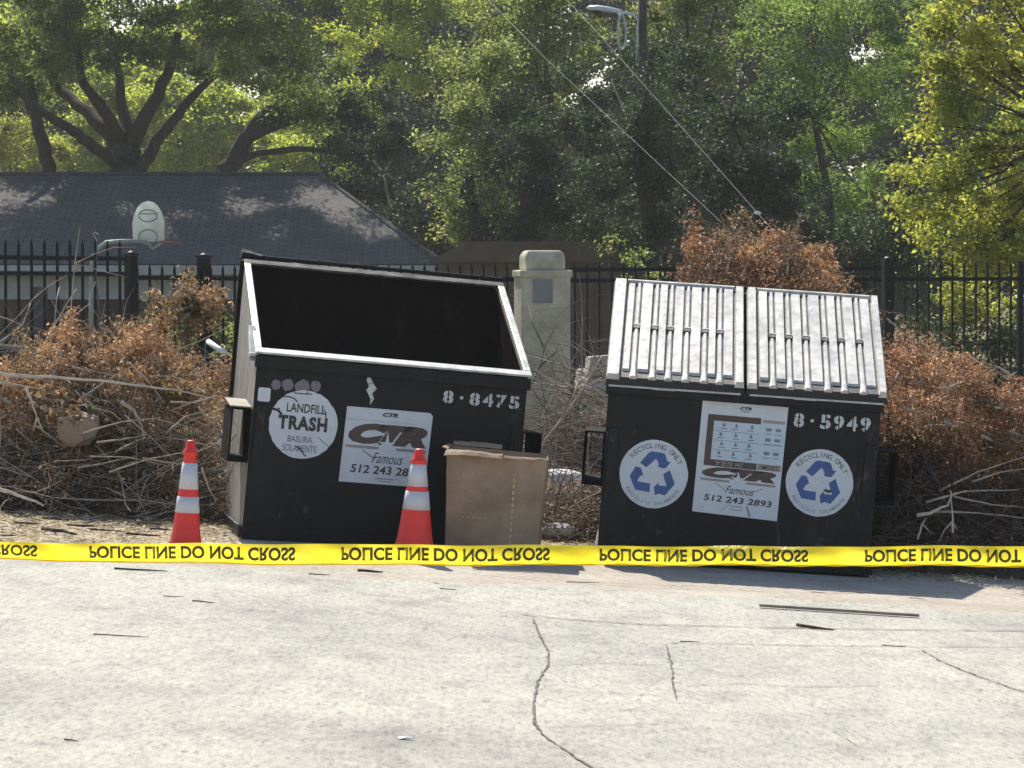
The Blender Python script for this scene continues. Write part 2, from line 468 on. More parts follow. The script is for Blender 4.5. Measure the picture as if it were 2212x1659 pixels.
class Flat:
    """flat marks laid on a front face: x right, z up, facing -y"""
    def __init__(self): self.mb = MB()
    def text(self, body, x0, x1, z0, z1, y, bold=0.02, shear=0.0, mi=0, space=1.0):
        vs, fs, _ = text_mesh(body, bold, shear, space)
        self.mb.add([(x0 + (x1 - x0) * u, y, z0 + (z1 - z0) * v) for u, v in vs], fs, mi)
        return self
    def poly(self, pts, y, mi=0):
        self.mb.add([(x, y, z) for x, z in pts], [tuple(range(len(pts)))], mi)
        return self
    def rect(self, x0, x1, z0, z1, y, mi=0):
        return self.poly([(x0, z0), (x1, z0), (x1, z1), (x0, z1)], y, mi)
    def arc_text(self, body, cx, cz, r, h, a0, a1, y, bold=0.02, mi=0, inside=False):
        n = len(body)
        for i, ch in enumerate(body):
            if ch == ' ': continue
            a = a0 + (a1 - a0) * (i / (n - 1))
            vs, fs, asp = text_mesh(ch, bold)
            w = h * min(asp, 0.85)
            out = []
            for u, v in vs:
                lx, lz = (u - 0.5) * w, (v - 0.5) * h
                if not inside:
                    rad = Vector((math.cos(a), math.sin(a))); tan = Vector((math.sin(a), -math.cos(a)))
                else:
                    rad = Vector((-math.cos(a), -math.sin(a))); tan = Vector((-math.sin(a), math.cos(a)))
                base = Vector((math.cos(a), math.sin(a))) * r
                p = base + tan * lx + rad * lz
                out.append((cx + p.x, y, cz + p.y))
            self.mb.add(out, fs, mi)
        return self

def stencil(fl, body, x0, x1, z0, z1, y):
    """stencilled digits with the bridges of the stencil left out"""
    n = len(body)
    cw = (x1 - x0) / n
    for i, ch in enumerate(body):
        xa = x0 + cw * (i + 0.10); xb = x0 + cw * (i + 0.88)
        if ch == '.':
            zc = (z0 + z1) / 2
            fl.rect(xa + cw * 0.27, xb - cw * 0.27, zc - 0.008, zc + 0.010, y)
            continue
        vs, fs, _ = text_mesh(ch, 0.04)
        bm = bmesh.new()
        bv = [bm.verts.new((u, v, 0)) for u, v in vs]
        for f in fs:
            try: bm.faces.new([bv[k] for k in f])
            except ValueError: pass
        mid = {'4': 0.55, '7': 0.42}.get(ch, 0.5)
        for cut in (mid - 0.055, mid + 0.055):
            bmesh.ops.bisect_plane(bm, geom=bm.verts[:] + bm.edges[:] + bm.faces[:], plane_co=(cut, 0, 0), plane_no=(1, 0, 0))
        kill = [f for f in bm.faces if abs(f.calc_center_median().x - mid) < 0.054]
        bmesh.ops.delete(bm, geom=kill, context='FACES')
        bm.verts.index_update()
        fl.mb.add([(xa + (xb - xa) * v.co.x, y, z0 + (z1 - z0) * v.co.y) for v in bm.verts],
                  [tuple(v.index for v in f.verts) for f in bm.faces])
        bm.free()

# ------------------------------------------------------------------ ground
def sheet(xs, ys, dz, name, mat):
    mb = MB()
    vs = [(x, y, gz(x, y) + dz) for y in ys for x in xs]
    n = len(xs)
    fs = [(j * n + i, j * n + i + 1, (j + 1) * n + i + 1, (j + 1) * n + i) for j in range(len(ys) - 1) for i in range(n - 1)]
    mb.add(vs, fs)
    return struct(mb.build(name, mat, smooth=True))

xs = [-260, -120, -60, -30, -20, -14] + [x * 1.0 for x in range(-10, 11)] + [14, 20, 30, 60, 120, 260]
ys = [-60, -20, -5, 0, 5, 10, 15, 18, 21, 24, 26] + [27 + i for i in range(34)] + [66, 80, 100, 130, 200, 400]
sheet(xs, ys, 0.0, "ground", M['soil'])

rg = random.Random(3)
def lot_edge(x):
    return 19.85 + 0.12 * math.sin(x * 1.1) + 0.06 * math.sin(x * 3.7 + 1) + 0.03 * math.sin(x * 9.1)
def strip(y_lo, y_hi, dz, name, mat, step=0.25):
    mb = MB()
    xl = [-9 + i * step for i in range(int(18 / step) + 1)]
    xl = [-30, -20, -14] + xl + [14, 20, 30]
    rows = 10
    vs = []
    for j in range(rows + 1):
        for x in xl:
            a, b = y_lo(x), y_hi(x)
            y = a + (b - a) * j / rows
            vs.append((x, y, gz(x, y) + dz))
    n = len(xl)
    fs = [(j * n + i, j * n + i + 1, (j + 1) * n + i + 1, (j + 1) * n + i) for j in range(rows) for i in range(n - 1)]
    mb.add(vs, fs)
    return struct(mb.build(name, mat, smooth=True))
strip(lambda x: lot_edge(x) - 0.6, lambda x: 26.3 + 0.2 * math.sin(x * 2.3), 0.008, "dirt_strip", M['dirt'])
strip(lambda x: -12.0, lot_edge, 0.016, "concrete_lot", M['concrete'])

# cracks and joints in the concrete
def crack_lines():
    mb = MB()
    lines = [
        ([(1152, 1345), (1165, 1380), (1185, 1420), (1183, 1448), (1162, 1480), (1153, 1530), (1154, 1572), (1175, 1600), (1215, 1628), (1262, 1659), (1300, 1690)], 0.011),
        ([(1105, 1333), (1230, 1346), (1400, 1357), (1600, 1362), (1800, 1366), (2000, 1369), (2300, 1371)], 0.011),
        ([(1438, 1400), (1450, 1440), (1454, 1490), (1462, 1520)], 0.009),
        ([(1440, 1398), (1560, 1398), (1700, 1402), (1900, 1404), (2230, 1406)], 0.008),
        ([(1985, 1410), (2030, 1435), (2100, 1465), (2230, 1510)], 0.010),
        ([(1240, 1343), (1300, 1355), (1380, 1372)], 0.006),
        ([(1010, 1242), (1200, 1260), (1400, 1272), (1700, 1282), (2100, 1288)], 0.008),
        ([(0, 1204), (130, 1206), (330, 1211)], 0.006),
        ([(1200, 1502), (1300, 1508), (1420, 1512)], 0.004),
        ([(1170, 1580), (1350, 1576), (1480, 1570)], 0.004),
        ([(1800, 1590), (1850, 1620), (1930, 1640)], 0.004),
        ([(1454, 1490), (1600, 1486), (1760, 1494), (1900, 1490)], 0.005),
        ([(1183, 1448), (1290, 1440), (1445, 1446)], 0.005),
        ([(1153, 1530), (1060, 1524), (980, 1530)], 0.004),
        ([(560, 1430), (700, 1424), (840, 1432)], 0.003),
    ]
    for pts, w in lines:
        P = [on_ground(*p) for p in pts]
        fine = []
        for a, b in zip(P[:-1], P[1:]):
            k = max(2, int((b - a).length / 0.05))
            for i in range(k):
                q = a.lerp(b, i / k)
                fine.append(q + Vector((rg.uniform(-1, 1) * 0.005, rg.uniform(-1, 1) * 0.012, 0)))
        fine.append(P[-1])
        vs, fs = [], []
        n = len(fine)
        for i, p in enumerate(fine):
            t = (fine[min(i + 1, n - 1)] - fine[max(i - 1, 0)])
            acr = abs(t.x) / max(1e-6, t.length)
            s = Vector((-t.y, t.x, 0)).normalized()
            ww = 0.6 * w * rg.uniform(0.35, 1.1) * (1 + 1.0 * acr ** 4)
            if i in (0, n - 1): ww = 0.001
            for sg in (-1, 1):
                q = p + s * ww * sg
                vs.append((q.x, q.y, gz(q.x, q.y) + 0.021))
        fs = [(2 * i, 2 * i + 1, 2 * i + 3, 2 * i + 2) for i in range(n - 1)]
        mb.add(vs, fs)
    return struct(mb.build("pavement_cracks", M['crack']))
crack_lines()

# ------------------------------------------------------------------ dumpsters
DP, SL, T = 1.65, 1.50, 0.022
def set_dims(w, hf, hb):
    global W, HF, HB, ALPHA, SLEN, SDIR, NDIR
    W, HF, HB = w, hf, hb
    ALPHA = math.atan2(HB - HF, SL)
    SLEN = math.hypot(HB - HF, SL)
    SDIR, NDIR = Vector((0, math.cos(ALPHA), math.sin(ALPHA))), Vector((0, -math.sin(ALPHA), math.cos(ALPHA)))
def slope(u, s, n):
    return Vector((u, 0, HF)) + SDIR * s + NDIR * n
def slope_box(mb, u0, u1, s0, s1, n0, n1, mi=0, top=None):
    """box laid on the sloping top; top = (u inset, s inset) narrows its upper face"""
    du, ds = top or (0, 0)
    vs = [slope(u, s, n0) for s in (s0, s1) for u in (u0, u1)] + [slope(u, s, n1) for s in (s0 + ds, s1 - ds) for u in (u0 + du, u1 - du)]
    mb.add(vs, [(0, 2, 3, 1), (4, 5, 7, 6), (0, 1, 5, 4), (2, 6, 7, 3), (0, 4, 6, 2), (1, 3, 7, 5)], mi)

def dumpster_body(root, floor):
    b = MB()
    b.box(-W / 2, W / 2, 0, T, floor, HF, 0)                                   # front sheet
    for s in (-1, 1):
        x0, x1 = sorted((s * W / 2, s * (W / 2 - T)))
        b.prism_x([(T, floor), (DP - T, floor), (DP - T, HB), (SL, HB), (T, HF + 0.009)], x0, x1, 1)
    b.box(-W / 2, W / 2, DP - T, DP, floor, HB, 0)
    b.box(-W / 2 + T, W / 2 - T, T, DP - T, floor, floor + 0.02, 2)
    # inside lining, a little proud of the sheets
    b.box(-W / 2 + T, W / 2 - T, DP - T - 0.006, DP - T, floor + 0.02, HB - 0.02, 2)
    for s in (-1, 1):
        x0, x1 = sorted((s * (W / 2 - T), s * (W / 2 - T - 0.004)))
        b.prism_x([(T + 0.002, floor + 0.03), (DP - T - 0.008, floor + 0.03), (DP - T - 0.008, HB - 0.03), (SL, HB - 0.03), (T + 0.002, HF - 0.02)], x0, x1, 2)
    # stiffeners on the front: lip under the rim, bottom sill, upright gussets
    b.box(-W / 2 - 0.015, W / 2 + 0.015, -0.045, -0.002, HF - 0.085, HF - 0.012, 0)
    b.box(-W / 2, W / 2, -0.012, -0.001, floor + 0.003, floor + 0.09, 0)
    for s in (-1, 1):
        b.box(s * (W / 2 - 0.05) - 0.03, s * (W / 2 - 0.05) + 0.03, -0.022, -0.001, 0.47, 0.87, 0)
    # ribs on the sides
    for s in (-1, 1):
        x0, x1 = sorted((s * (W / 2 + 0.001), s * (W / 2 + 0.02)))
        b.box(x0, x1, 0.03, DP - 0.03, floor + 0.002, floor + 0.07, 0)
    return b.build("body", [M['black_steel'], M['side_steel'], M['inner_steel']], root, bevel=0.004)

def pockets(root, flare=True):
    for s in (-1, 1):
        p = MB()
        a, o = W / 2 + 0.022, W / 2 + 0.130
        t = 0.012
        z0, z1, y0, y1 = 0.50, 0.84, 0.03, 0.62
        xs_ = lambda u, v: sorted((s * u, s * v))
        x0, x1 = xs_(a - 0.02, o); p.box(x0, x1, y0, y1, z0, z0 + 0.03)
        p.box(x0, x1, y0, y1, z1 - t, z1)
        x0, x1 = xs_(o - t, o - 0.0005); p.box(x0, x1, y0 + 0.002, y1 - 0.002, z0 + 0.031, z1 - t - 0.001)
        x0, x1 = xs_(a - 0.02, a - 0.01); p.box(x0, x1, y0 + 0.002, y1 - 0.002, z0 + 0.031, z1 - t - 0.001)
        p.build("fork_pocket", M['pocket'], root, bevel=0.003) if not flare else None
        if not flare: continue
        # flared lead-in plate
        if s > 0:
            p.build("fork_pocket", M['pocket'], root, bevel=0.003); continue
        x0, x1 = xs_(a - 0.018, o + 0.01)
        p.add([(x0, y0 + 0.50, z1 + 0.035), (x1, y0 + 0.50, z1 + 0.035), (x1, y0 + 0.01, z1 + 0.002), (x0, y0 + 0.01, z1 + 0.002),
               (x0, y0 + 0.50, z1 + 0.045), (x1, y0 + 0.50, z1 + 0.045), (x1, y0 + 0.01, z1 + 0.012), (x0, y0 + 0.01, z1 + 0.012)],
              [(0, 1, 2, 3), (7, 6, 5, 4), (0, 4, 5, 1), (1, 5, 6, 2), (2, 6, 7, 3), (3, 7, 4, 0)], 1)
        p.build("fork_pocket", [M['pocket'], M['side_steel']], root, bevel=0.003)

def casters(root, floor):
    r = floor * 0.46
    for sx in (-1, 1):
        for y in (0.14, DP - 0.14):
            c = MB()
            x = sx * (W / 2 - 0.14)
            c.box(x - 0.05, x + 0.05, y - 0.06, y + 0.06, floor - 0.008, floor - 0.001)
            for e in (-1, 1):
                c.box(x + e * 0.038 - 0.004, x + e * 0.038 + 0.004, y - r * 0.6, y + r * 0.6, r * 0.7, floor - 0.0081)
            o = c.build("caster", M['black_steel'], root)
            w = MB()
            w.lathe([(r * 0.6, -0.030), (r * 0.9, -0.030), (r, -0.022), (r, 0.022), (r * 0.9, 0.030), (r * 0.6, 0.030)], 20)
            w.v = [(x + z, y + a, r + b_) for a, b_, z in w.v]
            w.build("wheel", M['rubber'], o)

def skids(root, floor):
    for sx in (-1, 1):
        c = MB()
        x = sx * (W / 2 - 0.16)
        c.box(x - 0.05, x + 0.05, 0.05, DP - 0.05, 0.0, floor - 0.001)
        c.build("skid", M['black_steel'], root)

def px_to_local(root_m, px, py):
    inv = root_m.inverted()
    o = inv @ Vector((0, 0, HC))
    p = inv @ at(px, py, 14)
    d = p - o
    t = -o.y / d.y
    q = o + d * t
    return q.x, q.z

def disc(cx, cz, r, y0, y1, seg=48, jit=0.0, rnd=None):
    mb = MB()
    pts = []
    for k in range(seg):
        w = 2 * math.pi * k / seg
        rr = r * (1 + (rnd.uniform(-jit, jit) if rnd else 0))
        pts.append((cx + rr * math.cos(w), cz + rr * math.sin(w)))
    mb.prism_y(pts, y1, y0)
    return mb

def ctr_logo(fl, x0, x1, z0, z1, y, mi_brown, mi_grey, mi_white):
    w, h = x1 - x0, z1 - z0
    fl.text("CTR", x0, x1, z0 + h * 0.18, z1, y, 0.09, 0.35, mi_brown, 0.82)
    fl.rect(x0 - 0.01, x0 + w * 0.40, z0, z0 + h * 0.11, y, mi_grey)
    fl.rect(x0 + w * 0.62, x1, z0, z0 + h * 0.11, y, mi_grey)
    cx, cz, r = x0 + w * 0.50, z0 + h * 0.18, h * 0.40
    pts = []
    for k in range(10):
        a = math.pi / 2 + k * math.pi / 5
        rr = r if k % 2 == 0 else r * 0.40
        pts.append((cx + rr * math.cos(a) * 0.8, cz + rr * math.sin(a) * (1.4 if k == 0 else 1)))
    for k in range(10):
        a_, b_ = pts[k], pts[(k + 1) % 10]
        fl.poly([(cx, cz), a_, b_], y - 0.0012, mi_white)

def line_mark(fl, a, b, w, y, mi):
    d = Vector((b[0] - a[0], b[1] - a[1])).normalized()
    n = Vector((-d.y, d.x)) * w / 2
    fl.poly([(a[0] - n.x, a[1] - n.y), (b[0] - n.x, b[1] - n.y), (b[0] + n.x, b[1] + n.y), (a[0] + n.x, a[1] + n.y)], y, mi)

def place(px, py, d, roll, yaw):
    rot = Euler((0, R(roll), R(yaw)))
    m3 = rot.to_matrix()
    loc = at(px, py, d) - m3 @ Vector((-W / 2, 0, 0))
    return loc, rot

# ---- the open trash dumpster
set_dims(1.72, 1.19, 1.765)
loc, rot = place(521, 1172, 14.22, 5.2, 9.0)
d1 = thing("dumpster", "black dumpster with its lids thrown open and a round white TRASH sticker, numbered 8-8475", "dumpster", loc, rot, "black dumpsters at the lot edge")
m1 = Matrix.LocRotScale(loc, rot, None)
dumpster_body(d1, 0.03)
pockets(d1)
skids(d1, 0.03)
rim = MB()
slope_box(rim, -W / 2 - 0.018, W / 2 + 0.018, -0.036, 0.040, 0.012, 0.026)
for s in (-1, 1):
    u0, u1 = sorted((s * (W / 2 + 0.018), s * (W / 2 - 0.024)))
    slope_box(rim, u0, u1, 0.0455, SLEN - 0.07, 0.0121, 0.0262)
slope_box(rim, -W / 2 - 0.018, W / 2 + 0.018, SLEN - 0.0695, SLEN + 0.005, 0.0119, 0.0258, 1)
rim.box(-W / 2 - 0.018, W / 2 + 0.018, SL + 0.012, DP + 0.02, HB + 0.010, HB + 0.022, 1)
rim.build("rim", [M['rim_steel'], M['rim_shaded']], d1, bevel=0.003)
sb = MB()
sb.box(-W / 2 - 0.05, -W / 2 - 0.001, 0.01, 0.10, HF - 0.02, HF + 0.0)
sb.prism_x([(0.02, HF - 0.05), (0.10, HF - 0.02), (0.36, HF + 0.10), (0.33, HF + 0.17)], -W / 2 - 0.045, -W / 2 - 0.003)
sb.build("lid_stop", M['rim_steel'], d1, bevel=0.003)
hb = MB()
hb.tube([(-W / 2 - 0.03, DP - 0.04, HB + 0.045), (W / 2 + 0.03, DP - 0.04, HB + 0.045)], 0.014, 8)
for i in range(5):
    x = -W / 2 + 0.12 + i * (W - 0.24) / 4
    hb.box(x - 0.012, x + 0.012, DP - 0.065, DP - 0.015, HB + 0.021, HB + 0.06)
hb.build("hinge_rod", M['black_steel'], d1)
# lids flopped over the back, curling
for k, s in enumerate((-1, 1)):
    l = MB()
    nu, nt_ = 14, 16
    u0, u1 = (-W / 2 - 0.022, -0.012) if s < 0 else (0.012, W / 2 + 0.015)
    prof = [(-0.05, 0.070), (-0.02, 0.092), (0.03, 0.094), (0.08, 0.06), (0.12, -0.02), (0.15, -0.12), (0.15, -0.25), (0.12, -0.40), (0.08, -0.58), (0.06, -0.80), (0.05, -1.05)]
    vs = []
    for th in (0.0, 0.022):
        for j, (a, b_) in enumerate(prof):
            for i in range(nu + 1):
                t = i / nu
                x = u0 + (u1 - u0) * t
                rib = 0.012 * (1 if (i % 3 == 1) else 0)
                sag = (-0.016 * math.sin(math.pi * min(1, t * 1.05)) - 0.004) if s > 0 else (0.006 * math.sin(5 * t) + 0.012 * (1 - t))
                lift = 0.012 * sstep((t - 0.6) / 0.4) if s > 0 else 0
                b_ = b_ * ((0.50 - 0.15 * t) if s > 0 else 0.85 - 0.3 * t) if b_ > 0 else b_
                dirx = max(0.0, min(1.0, (0.10 - b_) / 0.15))
                vs.append((x, DP + a + (rib - th) * dirx, HB + b_ + sag + lift - th * (1 - dirx) + rib * 0.5 * (1 - dirx)))
    n1 = nu + 1; L = len(prof) * n1
    fs = []
    for j in range(len(prof) - 1):
        for i in range(nu):
            q = (j * n1 + i, j * n1 + i + 1, (j + 1) * n1 + i + 1, (j + 1) * n1 + i)
            fs.append(q); fs.append(tuple(L + w for w in reversed(q)))
    for i in range(nu):
        fs.append((i + 1, i, L + i, L + i + 1))
        e = (len(prof) - 1) * n1
        fs.append((e + i, e + i + 1, L + e + i + 1, L + e + i))
    for j in range(len(prof) - 1):
        fs.append((j * n1, (j + 1) * n1, L + (j + 1) * n1, L + j * n1))
        e = nu
        fs.append(((j + 1) * n1 + e, j * n1 + e, L + j * n1 + e, L + (j + 1) * n1 + e))
    l.add(vs, fs)
    l.build("lid", M['dark_lid'], d1, smooth=False)
# stickers of the first dumpster
cx, cz = px_to_local(m1, 655, 917)
ex, ez = px_to_local(m1, 729, 920)
r1 = ex - cx
o = disc(cx, cz, r1, -0.0005, -0.003, 56, 0.012, random.Random(5)).build("round_sticker", M['sticker'], d1)
fl = Flat()
fl.text("LANDFILL", cx - r1 * 0.52, cx + r1 * 0.62, cz + r1 * 0.34, cz + r1 * 0.60, -0.0045, 0.015)
fl.text("TRASH", cx - r1 * 0.74, cx + r1 * 0.70, cz - r1 * 0.18, cz + r1 * 0.24, -0.0045, 0.05, 0, 0, 1.12)
fl.mb.build("lettering", M['ink'], o)
fl = Flat()
fl.text("BASURA", cx - r1 * 0.42, cx + r1 * 0.30, cz - r1 * 0.53, cz - r1 * 0.34, -0.0045, 0.01)
fl.text("SOLAMENTE", cx - r1 * 0.55, cx + r1 * 0.45, cz - r1 * 0.80, cz - r1 * 0.60, -0.0045, 0.01)
fl.mb.build("lettering", M['grey_ink'], o)
fl = Flat()
for pts, w in ((((170, 215), (250, 215), (310, 232), (350, 270)), 0.007), (((55, 380), (95, 385), (130, 400), (170, 440)), 0.014), (((120, 370), (140, 372)), 0.010), (((380, 815), (440, 850), (480, 905), (515, 930)), 0.007), (((640, 680), (720, 745), (790, 790)), 0.003),
               (((300, 160), (400, 165), (520, 160)), 0.006), (((455, 110), (462, 160)), 0.005), (((690, 340), (715, 380), (720, 440)), 0.006)):
    q = [(cx + r1 * (a - 447) / 425, cz - r1 * (b - 542) / 425) for a, b in pts]
    for a, b in zip(q[:-1], q[1:]): line_mark(fl, a, b, w, -0.0052, 0)
fl.mb.build("tear", M['black_steel'], o)
x0, z1 = px_to_local(m1, 750, 877)
x1, _ = px_to_local(m1, 935, 892)
xb, z0 = px_to_local(m1, 738, 1040)
pw = x1 - x0
mb = MB(); mb.prism_y([(x0 - 0.012, z0), (x1 - 0.012, z0 + 0.004), (x1 + 0.002, z1 - 0.02), (x1 - 0.015, z1), (x0, z1)], -0.003, -0.0005)
o = mb.build("poster", M['sticker'], d1)
fl = Flat()
ph = z1 - z0
ctr_logo(fl, x0 + pw * 0.04, x1 - pw * 0.04, z0 + ph * 0.46, z0 + ph * 0.80, -0.0045, 0, 1, 3)
fl.text("Famous", x0 + pw * 0.34, x0 + pw * 0.70, z0 + ph * 0.28, z0 + ph * 0.42, -0.0045, 0.0, 0.45, 2)
fl.text("512 243 2893", x0 + pw * 0.10, x1 - pw * 0.08, z0 + ph * 0.135, z0 + ph * 0.245, -0.0045, 0.02, 0.1, 2)
fl.text("CTR", x0 + pw * 0.42, x0 + pw * 0.60, z0 + ph * 0.90, z0 + ph * 0.955, -0.0045, 0.06, 0.3, 2)
fl.rect(x0 + pw * 0.40, x0 + pw * 0.62, z0 + ph * 0.07, z0 + ph * 0.085, -0.0045, 1)
fl.rect(x0 + pw * 0.44, x0 + pw * 0.58, z0 + ph * 0.04, z0 + ph * 0.052, -0.0045, 1)
line_mark(fl, (x0 + pw * 0.22, z0 + ph * 0.44), (x0 + pw * 0.37, z0 + ph * 0.33), 0.005, -0.0044, 2)
line_mark(fl, (x0 + pw * 0.62, z0 + ph * 0.12), (x0 + pw * 0.72, z0 + ph * 0.03), 0.003, -0.0044, 1)
line_mark(fl, (x0, z0 + ph * 0.835), (x0 + pw * 0.8, z0 + ph * 0.835), 0.002, -0.0044, 1)
fl.mb.build("lettering", [M['brown_ink'], M['tan_ink'], M['ink'], M['sticker']], o)
# small white tag, faded stickers, scraped patch, number
x0, z1 = px_to_local(m1, 558, 836); x1, z0 = px_to_local(m1, 582, 868)
mb = MB(); c_ = 0.008
mb.prism_y([(x0 + c_, z0), (x1 - c_, z0), (x1, z0 + c_), (x1, z1 - c_), (x1 - c_, z1), (x0 + c_, z1), (x0, z1 - c_), (x0, z0 + c_)], -0.0245, -0.0225)
mb.build("white_tag", M['sticker'], d1)
for (pa, pb, pc, pd) in ((586, 816, 606, 838), (609, 818, 634, 836), (638, 820, 668, 846), (672, 818, 693, 842)):
    x0, z1 = px_to_local(m1, pa, pb + 4); x1, z0 = px_to_local(m1, pc, pd + 4)
    rr = (x1 - x0) / 2
    disc((x0 + x1) / 2, (z0 + z1) / 2, rr, -0.0005, -0.0025, 18, 0.12, random.Random(pa)).build("faded_sticker", M['faded'], d1)
pts = [px_to_local(m1, a, b) for a, b in ((799, 875), (808, 862), (804, 850), (814, 840), (806, 828), (801, 816), (794, 815), (792, 822), (797, 836), (791, 842), (795, 850), (800, 862))]
mb = MB(); mb.prism_y(pts[::-1], -0.0025, -0.0005)
mb.build("paint_scrape", M['stencil'], d1)
x0, z1 = px_to_local(m1, 956, 838); x1, z0 = px_to_local(m1, 1124, 889)
zc, _h = (z0 + z1) / 2 , 0.082
fl = Flat(); stencil(fl, "8.8475", x0, x1, zc - _h / 2, zc + _h / 2, -0.0015)
fl.mb.build("stencilled_number", M['stencil'], d1)

# ---- the closed recycling dumpster
set_dims(1.70, 1.165, 1.735)
loc, rot = place(1288, 1222, 14.20, 3.9, -2.2)
d2 = thing("dumpster", "black dumpster with closed ribbed lids and two blue recycling stickers, numbered 8-5949", "dumpster", loc, rot, "black dumpsters at the lot edge")
m2 = Matrix.LocRotScale(loc, rot, None)
dumpster_body(d2, 0.055)
pockets(d2, False)
casters(d2, 0.055)
rim = MB()
rim.box(-W / 2 - 0.015, W / 2 + 0.015, SL - 0.01, DP + 0.02, HB + 0.001, HB + 0.02)
rim.build("rim", M['black_steel'], d2, bevel=0.003)
hb = MB()
hb.tube([(-W / 2 - 0.02, SL + 0.06, HB + 0.05), (W / 2 + 0.02, SL + 0.06, HB + 0.05)], 0.018, 8)
for i in range(6):
    x = -W / 2 + 0.08 + i * (W - 0.16) / 5
    hb.box(x - 0.03, x + 0.03, SL + 0.02, SL + 0.10, HB + 0.021, HB + 0.055)
hb.build("hinge_rod", M['black_steel'], d2)
ribs_px = {-1: [1367, 1404, 1447, 1492, 1534, 1571], 1: [1664, 1704, 1744, 1797, 1832, 1870]}
for s in (-1, 1):
    l = MB()
    u0, u1 = (-W / 2 - 0.02, -0.008) if s < 0 else (0.008, W / 2 + 0.032)
    s0, s1, n0 = -0.03, SLEN + 0.03, 0.022
    slope_box(l, u0, u1, s0, s1, n0, n0 + 0.014, 1)
    # raised borders
    bl = 0.085 if s < 0 else 0.066
    br = 0.062 if s < 0 else 0.055
    top = n0 + 0.0145
    slope_box(l, u0, u0 + bl, s0 - 0.012, s1, n0 + 0.001, n0 + 0.040, 0, (0.008, 0.004))
    slope_box(l, u1 - br, u1, s0 - 0.012, s1, n0 + 0.001, n0 + 0.040, 0, (0.008, 0.004))
    slope_box(l, u0 + bl + 0.001, u1 - br - 0.001, s1 - 0.03, s1 - 0.001, top - 0.001, n0 + 0.040, 0, (0.002, 0.006))
    # broad pale panels with a narrow rounded rib in the channel between each two
    a, b_ = u0 + bl + 0.010, u1 - br - 0.010
    n = 6
    pitch = (b_ - a) / (n + 0.45)
    brk = 0.50 * SLEN
    cs = [a + pitch * (k + 0.72) + 0.006 * math.sin(k * 2.3 + s) for k in range(n)]
    for k, c in enumerate(cs):
        ring = [(-0.017, top - 0.002), (-0.0145, top + 0.012), (-0.007, top + 0.020), (0.007, top + 0.020), (0.0145, top + 0.012), (0.017, top - 0.002)]
        low = [(u * 0.85, top - 0.002 + (q - top + 0.002) * 0.85) for u, q in ring]
        for (sa, sb_, rg_) in ((s0 - 0.010, brk - 0.048, ring), (brk + 0.034, s1 - 0.032, low)):
            vs, fs = [], []
            for q, sc in ((sa, 1.45 if sa < 0 else 1.0), (sa + 0.16, 1.0), (sb_, 0.92)):
                for (u, nn) in rg_: vs.append(slope(c + u * sc, q, nn))
            m_ = len(rg_)
            for r_ in range(2):
                for q in range(m_ - 1):
                    fs.append((r_ * m_ + q, r_ * m_ + q + 1, (r_ + 1) * m_ + q + 1, (r_ + 1) * m_ + q))
            fs.append(tuple(range(m_ - 1, -1, -1))); fs.append(tuple(range(2 * m_, 3 * m_)))
            l.add(vs, fs, 0)
        slope_box(l, c - 0.024, c + 0.024, brk - 0.048, brk + 0.012, top, top + 0.024, 1, (0.006, 0.010))
        slope_box(l, c - 0.025, c + 0.025, brk + 0.013, brk + 0.034, top, top + 0.025, 0, (0.004, 0.004))
    for k in range(n + 1):
        lo = a if k == 0 else cs[k - 1] + 0.019
        hi = b_ if k == n else cs[k] - 0.026
        if hi - lo < 0.015: continue
        slope_box(l, lo, hi, s0 + 0.105, s1 - 0.034, top - 0.001, top + 0.016 + 0.003 * math.sin(k * 1.7 + s), 0, (0.005, 0.012))
    # front lip hanging down
    lip0 = slope(0, s0, n0)
    l.box(u0, u1, lip0.y - 0.012, lip0.y - 0.001, lip0.z - 0.040, lip0.z + 0.016, 1)
    l.box(u0 + 0.02, u1 - 0.02, lip0.y - 0.020, lip0.y - 0.0125, lip0.z - 0.047, lip0.z - 0.036, 0)
    # grab lip
    gc = u0 + (u1 - u0) * 0.42
    l.box(gc - 0.07, gc + 0.07, lip0.y - 0.034, lip0.y - 0.0205, lip0.z - 0.050, lip0.z - 0.040, 0)
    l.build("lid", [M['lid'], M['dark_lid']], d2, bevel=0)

# recycling stickers
def recycle(fl, cx, cz, r, y):
    # the three folded arrows, centre 0,0 and sticker radius 1
    arrows = [
        [(-.42, .307), (-.227, .177), (.04, .459), (.134, .30), (.113, .214), (.329, .185), (.473, .38), (.372, .40), (.293, .603), (.22, .632), (-.097, .661), (-.176, .618)],
        [(-.544, .192), (-.587, .098), (-.696, -.097), (-.515, -.486), (-.085, -.537), (-.082, -.277), (-.443, -.248), (-.465, -.212), (-.385, -.075), (-.299, -.053), (-.385, .163)],
        [(.466, .149), (.271, .019), (.40, -.328), (.163, -.32), (.163, -.227), (.033, -.378), (.077, -.609), (.192, -.558), (.365, -.602), (.632, -.248)]]
    for ar in arrows:
        tri = [Vector((u, v, 0)) for u, v in ar]
        from mathutils.geometry import tessellate_polygon
        for t in tessellate_polygon([tri]):
            q = [tri[k] for k in t]
            if (q[1] - q[0]).cross(q[2] - q[0]).z < 0: q = q[::-1]
            fl.poly([(cx + p.x * r, cz + p.y * r) for p in q], y, 0)
